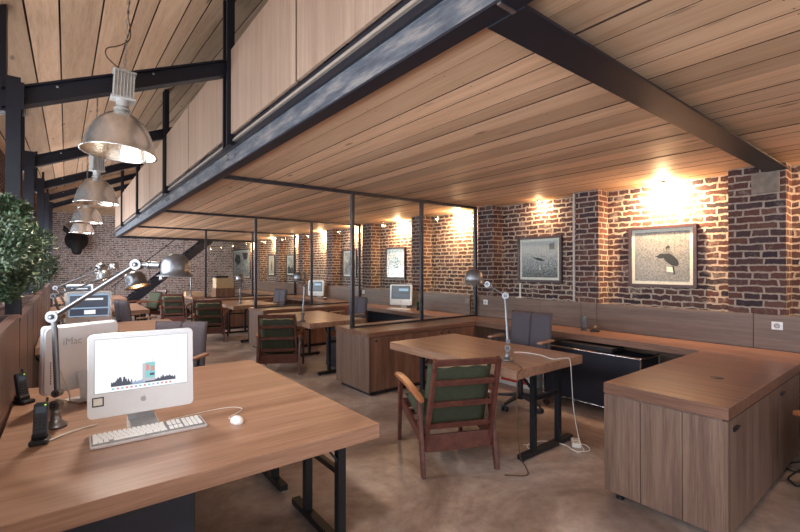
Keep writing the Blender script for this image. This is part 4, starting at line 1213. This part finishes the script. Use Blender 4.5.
# cables
def cord(name, pts, r_, mat, lab, cat='cable'):
    b = MB(); b.tube(smooth(pts), r_, mat, 6); return tag(b.build(name), lab, cat)


cord('white_cable', [(3.146, 2.388, 0.754), (3.205, 2.315, 0.754), (3.214, 2.169, 0.754), (3.157, 2.008, 0.754), (3.270, 1.965, 0.755), (3.300, 1.942, 0.735), (3.310, 1.935, 0.600), (3.330, 1.930, 0.350), (3.380, 1.920, 0.120), (3.400, 1.900, 0.020), (3.350, 1.850, 0.008), (3.260, 1.860, 0.008)], 0.0032, 'cable_white', 'white cable running over the trestle desk edge down to the floor')
cord('lamp_cord', [(2.80, 2.20, 0.76), (2.70, 1.98, 0.753), (2.60, 1.945, 0.70), (2.62, 1.96, 0.4), (2.68, 1.98, 0.1), (2.72, 1.96, 0.012), (2.62, 1.88, 0.01), (2.50, 1.98, 0.01)], 0.004, 'cable_brown', 'thin brown cord hanging from the trestle desk beside the armchair')
cord('curled_cable', [(3.40, 1.98, 0.01), (3.46, 1.9, 0.01), (3.38, 1.82, 0.01), (3.28, 1.88, 0.01), (3.30, 2.0, 0.02), (3.20, 2.14, 0.03), (3.08, 2.2, 0.01), (3.02, 2.12, 0.01), (3.14, 2.08, 0.02), (3.05, 2.22, 0.01)], 0.0036, 'cable_white', 'tangle of white cable on the floor under the trestle desk')
t = thing('power_strip', 'small white power block on the floor by the trestle desk foot', 'power strip', (3.42, 1.96, 0), 0.6)
b = MB(); b.box(-0.07, 0.07, -0.035, 0.035, 0, 0.035, 'off_white'); b.build('block', t, bevel=0.006)
b = MB(); b.lathe([(0, 0), (0.02, 0), (0.018, 0.002), (0, 0.001)], 'logo_grey', Matrix.Translation((-0.03, 0, 0.0355))); b.lathe([(0, 0), (0.02, 0), (0.018, 0.002), (0, 0.001)], 'logo_grey', Matrix.Translation((0.03, 0, 0.0355))); b.build('outlet', t)
cord('black_cable', [(4.583, 0.623, 0.008), (4.461, 0.718, 0.008), (4.350, 0.762, 0.008), (4.245, 0.760, 0.008), (4.223, 0.718, 0.008), (4.236, 0.649, 0.008), (3.970, 0.639, 0.008), (3.995, 0.690, 0.008), (4.079, 0.715, 0.008), (4.285, 0.689, 0.008), (4.460, 0.634, 0.008)], 0.0055, 'cable_black', 'loop of black cable on the floor past the wide peninsula cabinet')
cord('computer_cable', [(0.12, 2.50, 0.756), (0.02, 2.46, 0.756), (-0.05, 2.40, 0.756), (-0.06, 2.40, 0.765)], 0.004, 'cable_white', 'pair of white cables running from the lit computer to the phone')
cord('computer_cable', [(-0.02, 3.12, 0.80), (-0.05, 3.05, 0.90), (-0.03, 2.98, 0.96), (0.0, 2.96, 0.88), (0.02, 3.0, 0.80), (0.05, 3.0, 0.756), (0.3, 2.95, 0.756), (0.42, 2.9, 0.756)], 0.004, 'cable_white', 'white cable looping behind the lamp from the turned-away computer')
cord('computer_cable', [(0.33, 2.56, 0.756), (0.42, 2.60, 0.756), (0.44, 2.66, 0.756), (0.38, 2.72, 0.756)], 0.003, 'amber', 'short amber cable behind the lit computer')

# another armchair arm at the right picture border
dup(ac, (4.03, 0.235, 0), math.radians(3), 'green cushioned wooden armchair past the wide peninsula, only a sliver showing')

# ------------------------------------------------------------------ planter boxes and shrubs
boxes = [(1.1, 3.70, 1.18, 'long brown wood planter box beside the closest large desk'), (3.76, 5.15, 1.15, 'short brown wood planter box below the largest shrub, around the first steel column'),
         (5.25, 6.75, 1.16, 'brown wood planter box just past the first steel column, below the leaning shrub'), (6.9, 8.6, 1.18, 'brown wood planter box by the second large desk'), (8.75, 10.9, 1.18, 'brown wood planter box at the far end of the facade')]
for k, (a, c, h, lab) in enumerate(boxes):
    t = thing('planter_box', lab, 'planter', (-0.485, a, 0), 0, 'planter boxes along the facade')
    d = c - a; x0, x1 = -0.27, 0.25
    b = MB(); th = 0.022
    b.box(x0, x1, 0, th, 0.0, h, 'planter_Z'); b.box(x0, x1, d - th, d, 0, h, 'planter_Z'); b.box(x0, x0 + th, th, d - th, 0, h, 'planter_Z'); b.box(x1 - th, x1, th, d - th, 0.0, h, 'planter_Z')
    b.build('case', t, bevel=0.002)
    b = MB(); b.box(x1 - 0.045, x1 + 0.004, -0.004, d + 0.004, h, h + 0.022, 'planter_Z'); b.box(x0, x1 - 0.045, -0.004, 0.045, h, h + 0.022, 'planter_Z'); b.box(x0, x1 - 0.045, d - 0.045, d + 0.004, h, h + 0.022, 'planter_Z'); b.box(x0, x0 + 0.045, 0.045, d - 0.045, h, h + 0.022, 'planter_Z')
    b.build('rim', t, bevel=0.002)
    n = 2
    b = MB()
    for q in range(1, n): b.box(x1, x1 + 0.002, d * q / n - 0.003, d * q / n + 0.003, 0.02, h - 0.01, 'plank_gap')
    b.build('panel_joint', t)
    b = MB(); b.box(x0 + th, x1 - th, th, d - th, h - 0.16, h - 0.09, 'soil'); b.build('soil', t)


def shrub(loc, rad, n, lab, seed, sprigs=6):
    rnd = random.Random(seed)
    t = thing('shrub', lab, 'shrub', loc, 0, 'shrubs in the planter boxes')
    b = MB()
    tips = []
    for k in range(16):
        a = rnd.uniform(0, 2 * PI); q = Vector((rad[0] * 0.6 * math.cos(a) * rnd.random(), rad[1] * 0.75 * math.sin(a) * rnd.random(), rad[2] * rnd.uniform(0.8, 1.5)))
        base = Vector((q.x * 0.25, q.y * 0.5, -0.20)); b.tube([base, (base + q) / 2 + Vector((0.02, 0.02, 0)), q], [0.012, 0.008, 0.004], 'bark', 5); tips.append(q)
    b.build('stems', t)
    b = MB()
    clumps = []
    for k in range(46):
        while True:
            v = Vector((rnd.uniform(-1, 1), rnd.uniform(-1, 1), rnd.uniform(-1, 1)))
            if 0.25 < v.length < 0.98: break
        clumps.append((Vector((v.x * rad[0], v.y * rad[1], rad[2] + v.z * rad[2])), rnd.uniform(0.45, 1.0)))
    for k in range(sprigs):
        a = rnd.uniform(0, 2 * PI)
        clumps.append((Vector((rad[0] * 0.75 * math.cos(a), rad[1] * 0.75 * math.sin(a), rad[2] * (1.85 + 0.2 * rnd.random()))), 0.35))
    for i in range(n):
        c_, s_ = rnd.choice(clumps)
        d = Vector((rnd.gauss(0, 1), rnd.gauss(0, 1), rnd.gauss(0, 1))).normalized()
        p = c_ + d * (0.135 * s_ * rnd.random() ** 0.5)
        p.z = max(p.z, 0.02)
        ax_ = (d + Vector((rnd.gauss(0, .6), rnd.gauss(0, .6), 0.4 + rnd.gauss(0, .5)))).normalized()
        sd = ax_.cross(Vector((rnd.gauss(0, 1), rnd.gauss(0, 1), rnd.gauss(0, 1)))).normalized()
        l = rnd.uniform(0.022, 0.036); w_ = l * 0.27; nn = ax_.cross(sd) * l * 0.12
        vs = [b.bm.verts.new(q) for q in (p, p + ax_ * l * 0.45 + sd * w_ + nn, p + ax_ * l, p + ax_ * l * 0.45 - sd * w_ + nn)]
        b._m([b.bm.faces.new([vs[0], vs[1], vs[2], vs[3]])], 'leaf' if rnd.random() < 0.72 else 'leaf_pale')
    b.build('foliage', t)


shrub((-0.44, 3.60, 1.29), (0.31, 0.45, 0.285), 24000, 'dense dark green shrub with small leaves, largest in view, in front of the first column', 2, 10)
shrub((-0.43, 5.5, 1.24), (0.33, 0.85, 0.33), 15000, 'dense green shrub leaning out towards the task lamps, behind the largest one', 3, 8)
shrub((-0.46, 8.0, 1.16), (0.28, 0.9, 0.30), 7000, 'green shrub in the planter boxes by the second large desk, mostly hidden by the others', 4, 5)

# ------------------------------------------------------------------ pictures on the brick
def picture(lab, y0, y1, z0, z1, pm, subj, X=XW - 0.004, border=0.022, mat_w=0.035):
    t = thing('framed_picture', lab, 'picture', (X, (y0 + y1) / 2, (z0 + z1) / 2), 0, 'framed photographs on the brick wall')
    w_, h_ = (y1 - y0) / 2, (z1 - z0) / 2
    f = border * 1.6
    b = MB()
    b.box(-0.032, 0, -w_, w_, h_ - f, h_, 'frame_wood'); b.box(-0.032, 0, -w_, w_, -h_, -h_ + f, 'frame_wood'); b.box(-0.032, 0, -w_, -w_ + f, -h_ + f, h_ - f, 'frame_wood'); b.box(-0.032, 0, w_ - f, w_, -h_ + f, h_ - f, 'frame_wood')
    b.build('frame', t, bevel=0.002)
    b = MB(); b.box(-0.012, -0.004, -w_ + f, w_ - f, -h_ + f, h_ - f, 'print_white'); b.build('mat_board', t)
    g = f + mat_w
    b = MB(); b.box(-0.0130, -0.012, -w_ + g, w_ - g, -h_ + g, h_ - g, pm); pr_ = b.build('print', t)
    # subject: polygons in picture coords (u to the viewer's right = -y, v up), -1..1
    b = MB(); Mx = Matrix(((0, 0, -1, -0.0130), (-1, 0, 0, 0), (0, 1, 0, 0), (0, 0, 0, 1)))
    W2, H2 = w_ - g, h_ - g
    for k, (poly, mt) in enumerate(subj): b.prism([(u * W2, v * H2) for u, v in poly], 0.0008 + 0.0003 * k, mt, Mx)
    b.build('printed_figure', pr_)
    b = MB(); b.box(-0.024, -0.022, -w_ + f, w_ - f, -h_ + f, h_ - f, 'picture_glass'); b.build('glass', t)
    return t


def ell(cx, cy, rx, ry, rot=0.0, n=18):
    c_, s_ = math.cos(rot), math.sin(rot)
    return [(cx + rx * math.cos(2 * PI * k / n) * c_ - ry * math.sin(2 * PI * k / n) * s_, cy + rx * math.cos(2 * PI * k / n) * s_ + ry * math.sin(2 * PI * k / n) * c_) for k in range(n)]


bird_fly = [(ell(0.02, 0.0, 0.20, 0.075, -0.25), 'print_dark'), ([(-0.38, 0.20), (-0.24, 0.10), (-0.08, 0.09), (0.04, 0.00), (-0.10, -0.04), (-0.26, 0.05)], 'print_dark'), ([(0.15, -0.02), (0.34, -0.02), (0.26, -0.09), (0.14, -0.09)], 'print_dark'),
            (ell(0.05, -0.45, 0.02, 0.16), 'print_white'), (ell(0.18, -0.62, 0.03, 0.10), 'print_mid'), ([(0.55, 0.5), (0.85, 0.55), (0.85, 0.9), (0.57, 0.85)], 'print_mid')]
bird_ground = [(ell(0.34, -0.12, 0.36, 0.17, -0.75), 'print_dark'), (ell(0.02, 0.02, 0.16, 0.10, 0.25), 'print_dark'), ([(-0.10, 0.05), (-0.24, -0.01), (-0.06, -0.04)], 'print_dark'), (ell(0.24, 0.34, 0.07, 0.10, -0.4), 'print_dark'), ([(0.20, 0.10), (0.30, 0.12), (0.28, 0.32), (0.20, 0.32)], 'print_mid'),
               (ell(0.16, 0.16, 0.10, 0.05, 0.5), 'print_mid'), ([(0.20, -0.42), (0.46, -0.44), (0.46, -0.64), (0.20, -0.62)], 'print_white'), ([(0.40, -0.4), (0.46, -0.4), (0.50, -0.72), (0.45, -0.72)], 'print_dark')]
mound = [([(-0.75, -0.2), (-0.6, 0.2), (-0.25, 0.5), (0.1, 0.55), (0.5, 0.3), (0.75, -0.15), (0.45, -0.05), (0.1, 0.12), (-0.3, 0.08)], 'print_mid'), ([(-0.22, -0.55), (-0.28, -0.2), (-0.05, 0.05), (0.15, 0.0), (0.30, -0.3), (0.22, -0.62), (0.1, -0.4), (-0.05, -0.7)], 'print_dark'),
         ([(-0.08, 0.02), (0.0, 0.16), (0.1, 0.02)], 'print_dark')]
tree = [([(-0.2, -0.9), (-0.35, -0.3), (-0.2, 0.3), (0.1, 0.6), (0.35, 0.3), (0.3, -0.3), (0.4, -0.9), (0.1, -0.4)], 'print_mid'), ([(-0.1, -0.2), (0.1, 0.3), (0.2, -0.2)], 'print_dark')]
walker = [([(-0.12, -0.75), (-0.18, 0.0), (-0.05, 0.35), (0.15, 0.3), (0.25, -0.1), (0.15, -0.35), (0.22, -0.8), (0.02, -0.45)], 'print_dark'), ([(0.0, 0.35), (0.02, 0.52), (0.15, 0.5), (0.14, 0.33)], 'print_dark')]
coast = [([(-1, -1), (-1, -0.3), (-0.4, -0.1), (0.1, -0.35), (0.6, -0.2), (1, -0.5), (1, -1)], 'print_dark')]
patch = [([(-0.9, 0.3), (-0.7, 0.8), (-0.2, 0.7), (-0.1, 0.1), (-0.5, -0.1)], 'print_dark'), ([(0.1, 0.9), (0.8, 0.85), (0.7, 0.4), (0.3, 0.3)], 'print_dark'), ([(-0.8, -0.9), (-0.6, -0.3), (-0.1, -0.4), (0.0, -0.9)], 'print_mid')]
picture('framed photo of a bird on stony ground, largest near the bright lamp', 1.677, 2.388, 1.280, 1.986, 'print_ground', bird_ground)
picture('framed photo of a dark bird flying over water, above the white socket and rod', 3.272, 3.998, 1.296, 1.955, 'print_water', bird_fly)
picture('small framed sepia photo of a mound and dark animal, seen through the first glass screen', 6.708, 7.372, 1.280, 1.929, 'print_sepia', mound)
picture('small framed grey photo, second beyond the first glass screen', 8.528, 9.172, 1.270, 1.945, 'print_fog', tree)
picture('small framed photo with a dark band, nearer of the two beyond the second glass screen', 11.994, 12.577, 1.265, 1.909, 'print_fog', coast)
picture('small framed photo of a lone walking figure, beyond the second glass screen', 13.497, 14.070, 1.244, 1.940, 'print_sepia', walker)
picture('large framed dark poster close to the end wall corner', 15.849, 17.894, 1.111, 2.216, 'print_fog', patch)

# ------------------------------------------------------------------ spots over the pictures
SP = [(1.96, 30, 0.16, 'below the plank ceiling above the bird on stony ground, very bright'), (3.56, 3.0, 0.13, 'bare glowing bulb above the flying bird picture'), (5.14, 24, 0.14, 'above the bare brick just beyond the glass screen post'), (6.80, 17, 0.14, 'above the small sepia picture'),
      (8.50, 14, 0.14, 'above the second small grey picture'), (10.1, 19, 0.14, 'above the dark monitor beyond the second glass screen'), (11.80, 15, 0.14, 'above the picture with the dark band'), (13.45, 15, 0.14, 'above the picture of the walking figure'), (15.6, 15, 0.14, 'next to the large dark poster'),
      (0.35, 14, 0.14, 'beyond the brick pillar with the bearing stone')]
for k, (y, pw, off, lab) in enumerate(SP):
    x = XW - off
    t = thing('ceiling_spotlight', 'small ceiling spotlight ' + lab, 'spotlight', (x, y, ZC), 0, 'spotlights washing the brick wall')
    b = MB(); b.cyl((0, 0, -0.004), (0, 0, 0.004), 0.038, 'black_steel', 20); b.cyl((0, 0, -0.02), (0, 0, -0.004), 0.024, 'black_steel', 16); b.build('housing', t)
    b = MB(); b.ball((0.0, 0, -0.028), 0.012, 'bulb_spot', 8); b.build('bulb', t)
    l = bpy.data.lights.new('spot_light', 'SPOT'); l.energy = pw * 8.5; l.color = (1.0, 0.66, 0.36); l.shadow_soft_size = 0.02; l.spot_size = math.radians(172); l.spot_blend = 0.9
    o = bpy.data.objects.new('spot_light', l); C.objects.link(o); o.location = (x + 0.01, y, ZC - 0.06); o.rotation_euler = (0, math.radians(-48), 0)
    l = bpy.data.lights.new('spot_spill', 'POINT'); l.energy = pw * 0.8; l.color = (1.0, 0.62, 0.32); l.shadow_soft_size = 0.03
    o = bpy.data.objects.new('spot_spill', l); C.objects.link(o); o.location = (x - 0.01, y, ZC - 0.085)

# ------------------------------------------------------------------ far end: bull head, stairs, box, table things
def skin(name, parent, joints, edges, mat, lvl=2, loc=None):
    me = bpy.data.meshes.new(name); me.from_pydata([j[0] for j in joints], edges, [])
    o = bpy.data.objects.new(name, me); C.objects.link(o)
    if parent: o.parent = parent
    o.modifiers.new('skin', 'SKIN'); s = o.modifiers.new('sub', 'SUBSURF'); s.levels = lvl; s.render_levels = lvl
    for i, j in enumerate(joints):
        r_ = j[1]; me.skin_vertices[0].data[i].radius = r_ if isinstance(r_, tuple) else (r_, r_)
    me.skin_vertices[0].data[0].use_root = True
    me.materials.append(MATS[mat])
    return o


t = thing('bull_head', 'black mounted bull head on the brick end wall', 'trophy', (0.28, Y1, 2.30))
skin('head', t, [((0, 0.0, 0.15), (0.36, 0.38)), ((0, -0.22, 0.12), (0.35, 0.37)), ((0, -0.45, 0.10), (0.27, 0.29)), ((0, -0.62, -0.05), (0.21, 0.21)), ((0.0, -0.74, -0.26), (0.14, 0.13)), ((0.0, -0.78, -0.37), (0.12, 0.10))], [(0, 1), (1, 2), (2, 3), (3, 4), (4, 5)], 'black_fur')
for s in (-1, 1):
    b = MB(); b.tube([(s * 0.20, -0.36, 0.34), (s * 0.29, -0.38, 0.46), (s * 0.33, -0.40, 0.58)], [0.06, 0.075, 0.012], 'black_fur', 10); b.build('ear', t)
b = MB()
for s in (-1, 1): b.ball((s * 0.17, -0.66, 0.05), 0.025, 'black_plastic', 8)
b.build('eyes', t)

t = thing('staircase', 'black steel stair flight rising along the end wall to the mezzanine', 'stairs', (0, 15.9, 0))
for yy in (0.0, 0.8):
    b = MB(); b.bar((1.15, yy, 0.02), (4.0, yy, 2.50), 0.02, 0.24, 'black_steel'); b.build('stringer', t)
for k in range(13):
    f = (k + 0.7) / 14; x, z = 1.15 + 2.85 * f, 0.02 + 2.48 * f
    b = MB(); b.box(x - 0.13, x + 0.13, 0.01, 0.79, z + 0.02, z + 0.05, 'black_steel'); b.build('tread', t)
b = MB(); b.tube([(1.1, 0, 0.9), (3.9, 0, 3.35)], 0.014, 'black_steel', 8)
for q in (0.02, 0.35, 0.7, 0.95): b.tube([(1.15 + 2.85 * q, 0, 0.1 + 2.48 * q), (1.15 + 2.85 * q, 0, 0.95 + 2.46 * q)], 0.010, 'black_steel', 6)
b.build('handrail', t)
t = thing('cardboard_box', 'beige open carton on top of the far cabinet, seen through the glass screens', 'box', (3.28, 11.75, 0.0))
b = MB(); b.box(-0.22, 0.22, -0.12, 0.22, 0.98, 1.24, 'cardboard'); b.build('carton', t, bevel=0.003)
b = MB(); b.box(-0.24, 0.24, -0.16, 0.24, 0.0, 0.98, 'dark_veneer_Z'); b.build('pillar_stand', t)
b = MB(); b.box(-0.2, 0.1, -0.05, 0.1, 1.24, 1.30, 'black_plastic'); tag(b.build('black_device', loc=(3.28, 11.75, 0)), 'small black device lying on the beige carton', 'device')
# low table things beyond the second large desk
b = MB(); b.box(-0.22, 0.22, -0.10, 0.10, 0, 0.11, 'cardboard'); tag(b.build('paper_tray', bevel=0.004, loc=(2.75, 12.65, 0.75)), 'small beige tray on the far trestle desk before the stairs', 'tray')

# ground outside the windows
b = MB(); b.box(-30, -1.2, -20, 40, -0.15, -0.05, 'ground'); struct(b, 'ground')
